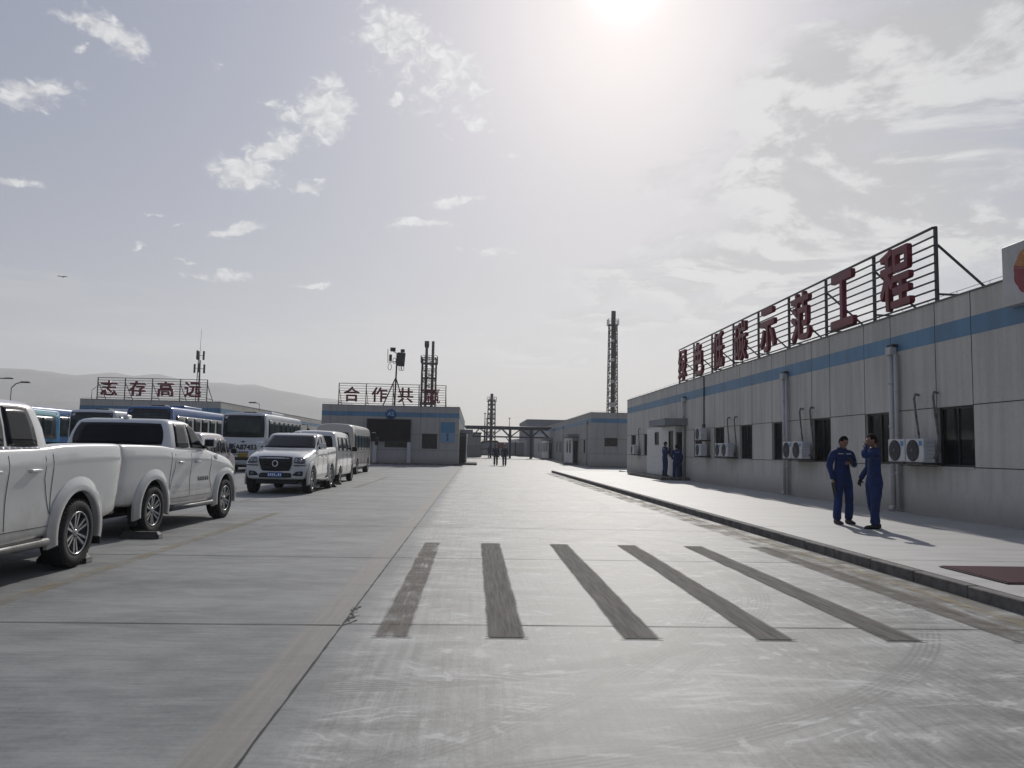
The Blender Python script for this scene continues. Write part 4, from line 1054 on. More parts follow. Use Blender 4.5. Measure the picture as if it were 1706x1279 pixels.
# ---- box bodied vehicles: vans, minibus, coaches; rear at y = 0, front at y = length
def box_sections(tab):
    out = []
    for (y, zs, w, zb, wr, zr, rr) in tab:       # sill z, half width, belt z, half width at roof, roof z, roof rounding
        out.append((y, [(0, zs), (w - .12, zs), (w - .01, zs + .03), (w, zs + .14), (w + .004, (zs + zb) / 2), (w, zb), ((w + wr) / 2 + .006, (zb + zr - rr) / 2), (wr + .004, zr - rr), (wr - rr * .25, zr - rr * .3), (wr - rr, zr - rr * .05), (wr - rr * 1.9, zr), (0, zr + .02)]))
    return out
def make_coach(label, loc, rz, group, Lg, Wd, H, body_m, roof_m=None, glass_z=(1.55, 2.72), rear_win=None, rear_black=False, roof_pod=True, plate=None, wheel_y=(2.3, None), marks=None, lower=None, nwin=7, name='coach', cat='coach', rr=.20, tail=True):
    root = thing(name, label, cat, loc, rz, group)
    w = Wd / 2
    tab = [(0, .42, w - .07, 1.4, w - .12, H - .07, rr), (.05, .36, w - .02, 1.4, w - .05, H - .02, rr), (.30, .34, w, 1.4, w - .03, H, rr), (Lg * .5, .32, w, 1.4, w - .03, H, rr), (Lg - .5, .34, w, 1.4, w - .03, H, rr), (Lg - .12, .36, w - .03, 1.4, w - .08, H - .03, rr), (Lg, .42, w - .10, 1.35, w - .2, H - .25, rr)]
    wy = (wheel_y[0], wheel_y[1] or Lg - 2.2); wr_ = .50 if H > 2.8 else .38
    cut = wheel_cutter(wy, wr_ + .09, w - .42, w + .5, wr_)
    body = shell('body', box_sections(tab), [body_m, WELL], root, None, (cut,))
    t = bvh_of(body)
    if roof_m:
        mb = MB()
        for sd in ('right', 'left'): decal(mb, t, sd, ((.3, H - .42), (Lg - .35, H - .42), (Lg - .35, H - .09), (.3, H - .09)), .006, 14, 3)
        decal(mb, t, 'top', ((-w + .15, .25), (w - .15, .25), (w - .15, Lg - .3), (-w + .15, Lg - .3)), .006, 6, 14); mb.build('roof_panel', roof_m, body)
    for sd in ('right', 'left'):
        add_panel('glass_band', t, sd, ((.45, glass_z[0] - .04), (Lg - .55, glass_z[0] - .04), (Lg - .75, glass_z[1] + .04), (.50, glass_z[1] + .04)), BUSBAND, body, .012, 20, 6, 0)
        a, b = .52, Lg - .85; st_ = (b - a) / nwin
        for k in range(nwin):
            add_panel('side_window', t, sd, ((a + k * st_ + .03, glass_z[0]), (a + (k + 1) * st_ - .03, glass_z[0]), (a + (k + 1) * st_ - .03, glass_z[1]), (a + k * st_ + .03, glass_z[1])), BUSGLASS, body, .018, 4, 6, .03)
        mb = MB(); line_on(mb, t, sd, ((.4, 1.18), (Lg - .4, 1.18)), .008, .5); line_on(mb, t, sd, ((.4, .60), (Lg - .4, .60)), .008, .5)
        for k in range(1, 5): line_on(mb, t, sd, ((Lg * k / 5, 1.18), (Lg * k / 5, .42)), .006, .2)
        mb.build('panel_line', JOINT, body)
        if lower: add_panel('lower_stripe', t, sd, ((.35, .72), (Lg - .4, .72), (Lg - .4, 1.30), (.35, 1.30)), lower, body, .004, 14, 3, 0)
        for y in wy: wheel(root, (w + .0) * (1 if sd == 'right' else -1), y, wr_, .28, wr_ * .58, 'hub', 1 if sd == 'right' else -1)
    rw = rear_win or (1.75, H - .32, w - .16)
    if rear_black: add_panel('rear_surround', t, 'rear', ((-w + .10, rw[0] - .14), (w - .10, rw[0] - .14), (w - .14, H - .14), (-w + .14, H - .14)), DARKPLASTIC, body, .006, 8, 5, .03)
    rg = add_panel('rear_window', t, 'rear', ((-rw[2], rw[0]), (rw[2], rw[0]), (rw[2] - .06, rw[1]), (-rw[2] + .06, rw[1])), BUSGLASS, body, .014, 8, 5, .04)
    if tail:
        for s in (-1, 1):
            q = ((s * (w - .22), .72), (s * (w - .10), .72), (s * (w - .10), 1.15), (s * (w - .22), 1.15))
            add_panel('tail_lamp', t, 'rear', q if s > 0 else (q[1], q[0], q[3], q[2]), LAMP_RED, body, .012, 2, 4, .1)
        add_panel('rear_grille', t, 'rear', ((-w * .55, .62), (w * .55, .62), (w * .55, .78), (-w * .55, .78)), DARKPLASTIC, body, .006, 4, 2, 0)
    if plate:
        add_panel('number_plate', t, 'rear', ((-.27, plate[1]), (.27, plate[1]), (.27, plate[1] + .22), (-.27, plate[1] + .22)), plate[0], body, .012, 2, 2, 0)
    add_panel('windscreen', t, 'front', ((-w + .18, 1.15), (w - .18, 1.15), (w - .26, H - .40), (-w + .26, H - .40)), BUSGLASS, body, .010, 8, 6, .04)
    for s in (-1, 1):
        mb = MB(); mb.path([(s * (w - .1), Lg - .12, H - .35), (s * (w + .18), Lg + .22, H - .30), (s * (w + .26), Lg + .26, H - .62)], .028, 6)
        mb.box(s * (w + .26) - .10, s * (w + .26) + .10, Lg + .20, Lg + .30, H - 1.06, H - .58, bevel=.04); mb.build('mirror', DARKPLASTIC, root)
    if roof_pod:
        mb = MB(); mb.box(-.78, .78, Lg * .30, Lg * .62, H + .0, H + .17, bevel=.07); mb.build('roof_unit', roof_m or body_m, root)
        mb = MB(); mb.box(-.35, .35, Lg * .12, Lg * .2, H + .0, H + .10, bevel=.03); mb.build('roof_hatch', DARKPLASTIC, root)
    mb = MB(); mb.box(-w + .15, w - .15, .3, Lg - .3, .22, .40); mb.build('underbody', DARKPLASTIC, root)
    if marks: marks(body, t, w)
    return root
def coach_marks(body, t, w):
    """large registration painted on the back, smaller line below"""
    p = hit(t, 'rear', 0, 1.3, .004)
    me = glyphs('新A87453', .36, .008, .018); place_mesh('rear_lettering', me, T((.0, p.y - .006, 1.31)) @ FACE_CAM, INK, body)
    mb = MB(); rp = random.Random(2)
    for k in range(11): 
        x_ = -.62 + k * .085; mb.box(x_, x_ + .055, p.y - .008, p.y - .002, 1.0, 1.10)
    mb.box(-.62, .28, p.y - .008, p.y - .002, .90, .925); mb.build('small_lettering', INK, body)
    mb = MB(); mb.box(-.12, .12, p.y - .012, p.y - .002, 1.60, 1.64); mb.box(-.03, .03, p.y - .012, p.y - .002, 1.54, 1.66); mb.build('badge', DARKPLASTIC, body)
gC = 'coaches parked in a row at the left'
make_coach('white coach with painted registration on its back, right of the blue one', (-12.45, 42.2, 0), 0, gC, 8.9, 2.45, 3.18, WHITE_BUS, None, (1.62, 2.78), (1.98, 2.84, 1.02), True, True, (PLATE_YELLOW, .78), marks=coach_marks, nwin=7)
make_coach('dark blue coach behind the cab of the middle pickup', (-17.0, 41.0, 0), 0, gC, 9.0, 2.45, 3.38, BLUE_BUS, None, (1.62, 2.86), (1.95, 3.02, 1.04), True, True, None, nwin=6)
make_coach('white coach with black rear surround, left of the dark blue one', (-20.15, 41.5, 0), 0, gC, 8.6, 2.45, 3.14, WHITE_BUS, None, (1.62, 2.76), (1.75, 2.84, 1.06), True, True, None, nwin=6)
make_coach('teal coach with pale roof at the far left behind the nearest pickup', (-25.5, 37.0, 0), 0, gC, 9.6, 2.45, 3.24, TEAL_BUS, TEAL_ROOF, (1.62, 2.78), None, False, True, None, nwin=6)
make_coach('blue coach whose rounded roof shows above the teal coach', (-30.0, 50.5, 0), 0, gC, 9.0, 2.5, 3.75, BLUE_BUS, None, (1.8, 3.1), None, True, False, None, nwin=6, rr=.32)
# minibus and van behind the facing pickup, small van between the rows
make_coach('beige minibus with rounded roof parked ahead of the white van', (-7.2, 40.0, 0), 0, 'vans and minibus parked ahead of the facing pickup', 6.9, 2.0, 2.64, BEIGE_BUS, None, (1.35, 2.10), (1.50, 2.20, .80), False, False, (PLATE_YELLOW, .8), (1.5, 5.6), nwin=5, name='minibus', cat='minibus', rr=.30)

def make_van(label, loc, rz, Lg, Wd, H, m, group, belt=1.08, slope=.9, name='van', rear_dark=True):
    root = thing(name, label, 'van', loc, rz, group)
    w = Wd / 2
    tab = [(0, .42, w - .06, belt, w - .16, H - .12, .16), (.06, .36, w - .01, belt, w - .12, H - .05, .16), (.30, .32, w, belt, w - .10, H, .16), (Lg * .4, .30, w, belt, w - .10, H, .16), (Lg - slope - .75, .30, w, belt, w - .11, H - .02, .16), (Lg - slope - .45, .30, w, belt, w - .13, H - .10, .18), (Lg - .62, .32, w - .01, belt, w - .16, belt + .14, .10), (Lg - .2, .34, w - .07, belt - .16, w - .22, belt - .02, .08), (Lg, .40, w - .17, .74, w - .3, .90, .08)]
    wy = (.85, Lg - .95); cut = wheel_cutter(wy, .39, w - .30, w + .4, .33)
    body = shell('body', box_sections(tab), [m, WELL], root, None, (cut,)); t = bvh_of(body)
    for sd in ('right', 'left'):
        y0, y1 = .30, Lg - slope - .55; n = 3
        for k in range(n):
            a, b = y0 + (y1 - y0) * k / n + .03, y0 + (y1 - y0) * (k + 1) / n - .03
            add_panel('side_window', t, sd, ((a, belt + .05), (b, belt + .05), (b - (.10 if k == n - 1 else 0), H - .24), (a + (.06 if k == 0 else 0), H - .24)), CARGLASS, body, .007, 4, 4, .06)
        add_panel('front_window', t, sd, ((y1 + .04, belt + .05), (Lg - .80, belt + .06), (y1 + .25, H - .32), (y1 + .0, H - .27)), CARGLASS, body, .007, 4, 4, .06)
        mb = MB()
        for yy in (y0 + (y1 - y0) / 3, y0 + (y1 - y0) * 2 / 3, y1 + .02): line_on(mb, t, sd, ((yy, belt), (yy, .45)), .006)
        mb.build('shut_line', JOINT, body)
        for yy in ((y0 + (y1 - y0) * 2 / 3 - .24), y1 - .22):
            p = hit(t, sd, yy, belt - .10, 0); s = 1 if sd == 'right' else -1; mb = MB(); mb.box(min(p.x, p.x + s * .03), max(p.x, p.x + s * .03), yy - .09, yy + .09, belt - .115, belt - .085, bevel=.01); mb.build('door_handle', DARKPLASTIC, body)
        for y in wy: wheel(root, w * (1 if sd == 'right' else -1), y, .33, .21, .20, 'hub', 1 if sd == 'right' else -1)
        s = 1 if sd == 'right' else -1
        mb = MB(); mb.box(min(s * (w - .02), s * (w + .20)), max(s * (w - .02), s * (w + .20)), Lg - 1.05, Lg - .95, belt + .04, belt + .24, bevel=.04); mb.build('wing_mirror', DARKPLASTIC, root)
        q = ((s * (w - .20), .72), (s * (w - .03), .72), (s * (w - .05), belt + .12), (s * (w - .16), belt + .12))
        add_panel('tail_lamp', t, 'rear', q if s > 0 else (q[1], q[0], q[3], q[2]), LAMP_RED, body, .012, 3, 4, .1)
        q = ((s * (w - .48), .62), (s * (w - .20), .62), (s * (w - .22), .76), (s * (w - .48), .76))
        add_panel('headlight', t, 'front', q if s > 0 else (q[1], q[0], q[3], q[2]), LAMP_CLEAR, body, .01, 3, 3, .1)
    add_panel('rear_window', t, 'rear', ((-w + .16, belt + .05), (w - .16, belt + .05), (w - .22, H - .20), (-w + .22, H - .20)), CARGLASS, body, .012, 6, 4, .05)
    add_panel('windscreen', t, 'front', ((-w + .20, belt + .10), (w - .20, belt + .10), (w - .26, H - .24), (-w + .26, H - .24)), CARGLASS, body, .010, 8, 5, .05)
    add_panel('number_plate', t, 'rear', ((-.22, .66), (.22, .66), (.22, .80), (-.22, .80)), PLATE_BLUE, body, .01, 2, 2, 0)
    mb = MB(); mb.box(-w + .15, w - .15, .3, Lg - .3, .20, .36); mb.build('underbody', DARKPLASTIC, root)
    return root
make_van('white van with dark rear window, tail to tail with the facing pickup', (-6.15, 29.75, 0), 0, 4.7, 1.86, 2.06, WHITE_CAR, 'vans and minibus parked ahead of the facing pickup', 1.22, .75)
make_van('small pinkish silver minivan beyond the middle pickup bonnet', (-10.5, 28.1, 0), 0, 4.2, 1.66, 1.88, SILVER_CAR, 'vans and minibus parked ahead of the facing pickup', 1.05, 1.0, 'minivan')
# ------------------------------------------------------------------ people
def skin_mesh(verts, edges, radii, root=0, sub=2):
    bm = bmesh.new(); lay = bm.verts.layers.skin.verify()
    vs = [bm.verts.new(v) for v in verts]
    for a, b in edges: bm.edges.new((vs[a], vs[b]))
    for v, r in zip(vs, radii): v[lay].radius = r if isinstance(r, tuple) else (r, r)
    vs[root][lay].use_root = True
    me = bpy.data.meshes.new('skin'); bm.to_mesh(me); bm.free()
    o = bpy.data.objects.new('skin', me); COL.objects.link(o)
    s = o.modifiers.new('skin', 'SKIN'); s.use_smooth_shade = True
    u = o.modifiers.new('sub', 'SUBSURF'); u.levels = u.render_levels = sub
    out = evaluated(o); bpy.data.objects.remove(o); bpy.data.meshes.remove(me)
    return out
def blob(bm, m4, fn=None, seg=20, rings=14, mi=0):
    r = bmesh.ops.create_uvsphere(bm, u_segments=seg, v_segments=rings, radius=1.0)
    for v in r['verts']:
        if fn: v.co = fn(v.co.copy())
        v.co = m4 @ v.co
    for f in {f for v in r['verts'] for f in v.link_faces}: f.smooth = True; f.material_index = mi
    return r['verts']
def head_shape(c):
    x, y, z = c.x, c.y, c.z                       # face looks along -y
    p = Vector((x * .074, y * .094, z * .118))
    if z < 0: p.x *= 1 + .30 * z * (1 if y < .3 else .5); p.y *= 1 + .14 * z           # jaw narrows
    if y < -.3 and z < -.55: p.y -= .012                                              # chin
    if y < 0:
        p.y -= .024 * math.exp(-((x / .20) ** 2 + ((z + .12) / .20) ** 2))             # nose
        for s in (-1, 1): p.y += .013 * math.exp(-(((x - s * .42) / .20) ** 2 + ((z - .10) / .13) ** 2))   # eye sockets
        p.y -= .008 * math.exp(-((x / .34) ** 2 + ((z + .50) / .07) ** 2)); p.y += .005 * math.exp(-((x / .3) ** 2 + ((z + .50) / .025) ** 2))  # lips
        p.y -= .005 * math.exp(-((z - .30) / .12) ** 2)                                # brow
    return p
def hand(bm, wrist, dr, palm_n, side, curl, mi):
    """palm, four jointed fingers of unequal length and a thumb from the side of the palm"""
    dr = Vector(dr).normalized(); n = Vector(palm_n); n = (n - n.dot(dr) * dr).normalized(); s = dr.cross(n).normalized() * side
    m = Matrix((s, dr, n)).transposed().to_4x4(); m.translation = Vector(wrist)
    blob(bm, m @ T((0, .048, 0)) @ Matrix.Diagonal((.041, .055, .017, 1)), None, 12, 8, mi)
    def chain(p, d, ln, rr, bend):
        p, d = Vector(p), Vector(d).normalized(); k = MB(); k.bm.free(); k.bm = bm; k.mi = mi
        for i, f in enumerate((.45, .32, .23)):
            q = p + d * ln * f; k.tube(m @ p, m @ q, rr * (1 - .12 * i), rr * (1 - .12 * (i + 1)), 7)
            p = q; c_, s_ = math.cos(bend), math.sin(bend); d = Vector((d.x, d.y * c_ - d.z * s_, d.y * s_ + d.z * c_))
    for i, (ox, ln) in enumerate(((.030, .070), (.010, .080), (-.010, .075), (-.029, .058))): chain((ox, .088, 0), (ox * .6, 1, .12), ln, .0088, curl * (1 + .1 * i))
    chain((.034, .030, .004), (.62, .62, .30), .062, .0105, curl * .6)
POSE = dict(pelvis=(0, 0, .94), spine=(0, .005, 1.10), chest=(0, .0, 1.30), neckb=(0, .01, 1.455), neckt=(0, -.01, 1.53), head=(0, -.02, 1.635),
            lsh=(.185, .005, 1.42), lel=(.245, .03, 1.14), lwr=(.245, -.04, .90), rsh=(-.185, .005, 1.42), rel=(-.245, .03, 1.14), rwr=(-.245, -.04, .90),
            lhip=(.095, 0, .90), lkn=(.115, -.02, .50), lan=(.125, .02, .10), rhip=(-.095, 0, .90), rkn=(-.115, -.02, .50), ran=(-.125, .02, .10),
            pitch=0, yaw=0, ldir=(0, -.1, -1), rdir=(0, -.1, -1), ln=(0, .2, 0), rn=(0, .2, 0), lcurl=.45, rcurl=.45, glove=(), hair='short', hips=1.0)
def person(label, loc, rz, pose=None, sc=1.0, group=None, top=None, detail=True):
    P_ = dict(POSE); P_.update(pose or {})
    root = thing('person', label, 'person', loc, rz, group); root.scale = (sc, sc, sc)
    V = lambda k: Vector(P_[k])
    mid = lambda a, b, t=.5: V(a).lerp(V(b), t)
    names, verts, rad, edges = {}, [], [], []
    def add(k, co, r): names[k] = len(verts); verts.append(tuple(co)); rad.append(r); return names[k]
    def link(*ks):
        for a, b in zip(ks[:-1], ks[1:]): edges.append((names[a], names[b]))
    hp = P_['hips']
    add('pelvis', V('pelvis'), (.165 * hp, .120 * hp)); add('spine', V('spine'), (.158, .115)); add('chest', V('chest'), (.180, .125))
    add('ub', mid('chest', 'neckb', .62), (.135, .095)); add('nb', V('neckb'), (.066, .064)); add('nt', V('neckt'), (.054, .056))
    link('pelvis', 'spine', 'chest', 'ub', 'nb', 'nt')
    for s in 'lr':
        add(s + 'sh', V(s + 'sh'), .082); add(s + 'ua', mid(s + 'sh', s + 'el', .5), .073); add(s + 'el', V(s + 'el'), .063); add(s + 'fa', mid(s + 'el', s + 'wr', .5), .056); add(s + 'wr', V(s + 'wr'), .047)
        link('ub', s + 'sh', s + 'ua', s + 'el', s + 'fa', s + 'wr')
        add(s + 'hip', V(s + 'hip') + Vector((0, 0, -.04)), (.118 * hp, .122 * hp)); add(s + 'th', mid(s + 'hip', s + 'kn', .55), .102 * hp); add(s + 'kn', V(s + 'kn'), .086); add(s + 'ca', mid(s + 'kn', s + 'an', .45), .086); add(s + 'an', V(s + 'an') + Vector((0, 0, .06)), .082); add(s + 'cu', V(s + 'an') + Vector((0, 0, -.035)), .085)
        link('pelvis', s + 'hip', s + 'th', s + 'kn', s + 'ca', s + 'an', s + 'cu')
    me = skin_mesh(verts, edges, rad, 0, 2)
    bm = bmesh.new(); bm.from_mesh(me); bpy.data.meshes.remove(me)
    for v in bm.verts:                                                   # folds in the cloth
        n = mnoise.noise(v.co * 9 + Vector((loc[0], 0, loc[1]))) + .5 * mnoise.noise(v.co * Vector((14, 14, 30)))
        v.co += v.normal * n * .0095
    for f in bm.faces:
        f.smooth = True; c = f.calc_center_median()
        f.material_index = 1 if (c - V('neckt')).length < .055 or (c.z > P_['neckb'][2] + .02 and abs(c.x - P_['neckb'][0]) < .08) else 0
    hm = T(P_['head']) @ Matrix.Rotation(R(P_['yaw']), 4, 'Z') @ Matrix.Rotation(R(P_['pitch']), 4, 'X')
    blob(bm, hm, head_shape, 28, 20, 1)
    for s in (-1, 1):
        blob(bm, hm @ T((s * .074, .008, -.005)) @ Matrix.Rotation(R(s * 18), 4, 'Z') @ Matrix.Diagonal((.010, .020, .032, 1)), None, 10, 8, 1)
        blob(bm, hm @ T((s * .031, -.079, .012)) @ Matrix.Diagonal((.012, .006, .007, 1)), None, 8, 6, 2)
    for s, sd in (('l', 1), ('r', -1)):
        w = V(s + 'wr'); dd = Vector(P_[s + 'dir'])
        hand(bm, w + dd.normalized() * .02, dd, P_[s + 'n'], sd, P_[s + 'curl'], 3 if s in P_['glove'] else 1)
    m_ = bpy.data.meshes.new('body'); bm.normal_update(); bm.to_mesh(m_); bm.free()
    for q in (top or OVERALL, SKIN, HAIR, RUBBER): m_.materials.append(q)
    body = bpy.data.objects.new('body', m_); COL.objects.link(body); body.parent = root
    # hair cap
    bm = bmesh.new(); r = bmesh.ops.create_uvsphere(bm, u_segments=28, v_segments=20, radius=1.0); kill = []
    for v in r['verts']:
        c = v.co.copy(); v.co = hm @ (head_shape(c) * 1.07 + Vector((0, .004, .010)) + head_shape(c).normalized() * .006 * mnoise.noise(c * 6))
        lim = (.50 if c.y < -.55 else .12 if c.y < .0 else -.50) 
        if c.z < lim: kill.append(v)
    bmesh.ops.delete(bm, geom=kill, context='VERTS')
    for f in bm.faces: f.smooth = True
    bmesh.ops.solidify(bm, geom=bm.faces[:], thickness=.006)
    m_ = bpy.data.meshes.new('hair'); bm.to_mesh(m_); bm.free(); m_.materials.append(HAIR)
    o = bpy.data.objects.new('hair', m_); COL.objects.link(o); o.parent = root
    # shoes
    for s in 'lr':
        a = V(s + 'an'); mb = MB(); toe = Vector((a.x * .18, -1, 0)).normalized(); sd = Vector((-toe.y, toe.x, 0)); rings = []
        for (d_, w_, h_) in ((-.085, .026, .075), (-.065, .040, .10), (0, .043, .115), (.06, .042, .085), (.12, .048, .062), (.165, .040, .052), (.185, .018, .035)):
            c = Vector((a.x, a.y, 0)) + toe * d_; n = 12
            rings.append([c + sd * math.cos(2 * math.pi * k / n) * w_ + Vector((0, 0, max(.0, h_ / 2 + math.sin(2 * math.pi * k / n) * h_ / 2))) for k in range(n)])
        mb.loft(rings); mb.build('shoe', SHOE, root, autosmooth=60)
    if detail:
        b = BVHTree.FromObject(body, bpy.context.evaluated_depsgraph_get()) if False else bvh_of(body)
        mb = MB(); nb = V('neckb'); rr = []
        for (z, rx, ry) in ((-.015, .088, .086), (.03, .078, .078), (.055, .083, .083), (.03, .090, .088), (-.02, .098, .096)):
            rr.append([nb + Vector((math.cos(2 * math.pi * k / 16) * rx, math.sin(2 * math.pi * k / 16) * ry + (-.012 if math.sin(2 * math.pi * k / 16) < 0 else 0), z + (-.03 if math.sin(2 * math.pi * k / 16) < -.8 else 0))) for k in range(16)])
        mb.loft(rr, cap=False); mb.build('collar', top or OVERALL, root, autosmooth=50)
        for sx, sy in ((.085, -1), (-.085, -1), (0, 1)):
            c = V('chest') + Vector((sx, 0, .075)); mb = MB(); g = []
            hw = .055 if sy < 0 else .13
            for j in range(2):
                row = []
                for i in range(5):
                    o_ = c + Vector((-hw + 2 * hw * i / 4, sy * .6, j * .016)); l_, n_, _, _ = b.ray_cast(o_, Vector((0, -sy, 0)))
                    row.append(mb.bm.verts.new((l_ if l_ else c) + Vector((0, sy * .004, 0))))
                g.append(row)
            for i in range(4): mb.bm.faces.new((g[0][i], g[0][i + 1], g[1][i + 1], g[1][i]))
            mb.build('chest_label' if sy < 0 else 'back_tape', REFLECT, root)
        # belt line and cuffs of the coverall
        for s in 'lr':
            w = V(s + 'wr'); e = V(s + 'el'); dd = (w - e).normalized(); mb = MB(); mb.tube(w - dd * .03, w + dd * .012, .050, .046, 12, cap=False); mb.build('cuff', top or OVERALL, root)
    return root
p1 = dict(head=(.005, -.045, 1.61), neckt=(.0, -.022, 1.52), pitch=24, yaw=12, lsh=(.19, 0, 1.415), lel=(.285, .02, 1.165), lwr=(.10, -.20, 1.19), ldir=(-1, -.15, .15), ln=(0, .5, -.6), lcurl=.7,
          rsh=(-.19, .01, 1.415), rel=(-.265, .03, 1.14), rwr=(-.232, -.03, .895), rdir=(.15, -.05, -1), rn=(1, 0, 0), rcurl=.9, lan=(.145, .03, .10), lkn=(.135, -.015, .50), ran=(-.13, .0, .10))
person('man in blue coverall facing us with bowed head and a folder in one hand', (7.33, 15.05, .131), R(8), p1)
p2 = dict(head=(0, -.03, 1.63), pitch=8, lsh=(.185, -.02, 1.41), lel=(.25, -.27, 1.345), lwr=(.10, -.17, 1.53), ldir=(-.35, .45, .8), ln=(-1, .2, 0), lcurl=.5,
          rel=(-.235, -.02, 1.14), rwr=(-.19, -.17, .93), rdir=(.1, -.35, -1), rn=(.9, .2, 0), glove=('r',), lan=(.11, -.05, .10), ran=(-.11, .06, .10), hips=1.14, rcurl=.8)
person('man in blue coverall seen from the side, one hand raised to his face', (7.50, 14.15, .131), R(-98), p2)
p3 = dict(pitch=12, rel=(-.24, -.05, 1.16), rwr=(-.06, -.25, 1.42), rdir=(.5, .3, .9), rn=(.8, .2, 0), lel=(.24, .0, 1.15), lwr=(.16, -.22, 1.12), ldir=(0, -1, 0), ln=(0, 0, 1))
person('man in dark blue standing on the porch step, side on, hand near his mouth', (9.80, 39.2, .275), R(100), p3, 1.0)
person('man in blue coverall seen from behind beside the grey porch door', (10.02, 37.75, .131), R(172), dict(lel=(.25, -.04, 1.16), lwr=(.16, -.2, 1.05), ldir=(0, -1, .2), ln=(0, 0, -1)), 1.0)
wk = dict(lan=(.09, -.14, .10), lkn=(.10, -.10, .50), ran=(-.09, .16, .12), rkn=(-.10, .02, .50))
DARKBLUE = mat('dark_navy_clothes', (0.022, 0.030, 0.055), .85, var=.4, scale=8)
person('left one of two people in dark clothes walking side by side far down the road', (1.95, 69.3, .02), R(5), wk, 1.06, top=DARKBLUE)
person('right one of two people in dark clothes walking side by side far down the road', (2.72, 68.8, .02), R(-4), dict(lan=(.09, .12, .10), lkn=(.10, -.02, .50), ran=(-.09, -.10, .10), rkn=(-.10, -.08, .50)), 1.07, top=DARKBLUE)
person('dark figure standing far behind the walking pair', (2.1, 106, .27), R(20), None, 1.0, top=DARKBLUE, detail=False)
fo = thing('folder', 'dark slim folder hanging from the facing man\'s hand', 'folder', (7.115, 14.98, .131 + .80), R(20))
mb = MB(); mb.box(-.014, .014, -.05, .05, -.30, .02, bevel=.006, m=Matrix.Rotation(R(-13), 4, 'Y')); mb.build('cover', DARKPLASTIC, fo)
ph = thing('phone', 'dark phone held at chest height by the facing man', 'phone', (7.40, 14.80, .131 + 1.21), R(10))
mb = MB(); mb.box(-.036, .036, -.006, .006, -.02, .12, bevel=.004, m=Matrix.Rotation(R(-35), 4, 'X')); mb.build('phone_body', DARKPLASTIC, ph)

# ------------------------------------------------------------------ masts, towers, lamps, pipe rack
def lattice(mb, x, y, z0, z1, w0, w1, n, r, bw=None):
    bw = bw or r * .6
    cr = lambda t: [(x + sx * (w0 + (w1 - w0) * t) / 2, y + sy * (w0 + (w1 - w0) * t) / 2, z0 + (z1 - z0) * t) for sx, sy in ((-1, -1), (1, -1), (1, 1), (-1, 1))]
    for i in range(n):
        a, b = cr(i / n), cr((i + 1) / n)
        for k in range(4):
            mb.tube(a[k], b[k], r, n=6); mb.tube(b[k], b[(k + 1) % 4], bw, n=5)
            if i % 2 == 0: mb.tube(a[k], b[(k + 1) % 4], bw, n=5)
            else: mb.tube(a[(k + 1) % 4], b[k], bw, n=5)
def platform(mb, x, y, z, w, rail=1.0):
    mb.box(x - w / 2, x + w / 2, y - w / 2, y + w / 2, z - .08, z)
    c = [(x - w / 2, y - w / 2), (x + w / 2, y - w / 2), (x + w / 2, y + w / 2), (x - w / 2, y + w / 2)]
    for k in range(4):
        a, b = c[k], c[(k + 1) % 4]
        for q in (.5, 1): mb.tube((*a, z + rail * q), (*b, z + rail * q), .03, n=5)
        for i in range(4):
            p = [a[j] + (b[j] - a[j]) * i / 4 for j in (0, 1)]; mb.tube((*p, z), (*p, z + rail), .03, n=5)
TW = mat('tower_steel', (0.075, 0.070, 0.068), .7, .2, var=.4, scale=3)
def tower(label, x, y, z1, w0, w1, n, r, stacks, plats, name='lattice_tower', pale=()):
    root = thing(name, label, 'tower', (x, y, gz(min(y, 170)) - .3))
    z1 += .3
    mb = MB(); lattice(mb, 0, 0, 0, z1 - stacks[0][3], w0, w1, n, r); mb.build('lattice', TW, root)
    for (sx, sy, rr, ext, cap) in stacks:
        mb = MB(); mb.tube((sx, sy, 0), (sx, sy, z1 - (cap[1] if cap else 0)), rr, n=14)
        if cap: mb.tube((sx, sy, z1 - cap[1] - .3), (sx, sy, z1 - cap[1]), rr, cap[0], n=14); mb.tube((sx, sy, z1 - cap[1]), (sx, sy, z1), cap[0], n=14)
        mb.build('stack_pipe', TW, root)
    for (pz, pw) in plats:
        mb = MB(); platform(mb, 0, 0, pz + .3, pw); mb.build('platform', TW, root)
    for (pz, px, pw) in pale:
        mb = MB(); mb.box(px - pw, px + pw, -w0 / 2 - .15, -w0 / 2, pz, pz + pw * 1.7, bevel=.05); mb.build('marker_box', PIPE, root)
    return root
tower('tall single dark stack in a lattice behind the low building', 25.15, 140, 27.2, 1.85, 1.35, 22, .09, [(0.1, 0, .42, 2.6, None)], [(24.6, 1.9)], pale=[(9.6, -.2, .5), (14, -.2, .35), (18, -.2, .35), (21.6, -.2, .3)])
tower('twin chimney stacks in one lattice frame behind the centre building', -6.72, 110, 16.5, 2.05, 1.95, 9, .085, [(-.42, 0, .20, 2.5, (.33, .75)), (.48, 0, .20, 2.5, None)], [(13.3, 2.3), (11.2, 2.1), (9.4, 2.1), (7.5, 2.1)])
tower('shorter lattice tower far off above the pipe bridge', 3.85, 180, 14.2, 2.0, 1.55, 12, .13, [(0, 0, .35, 1.5, None)], [(12.4, 2.2), (8.4, 1.9)])
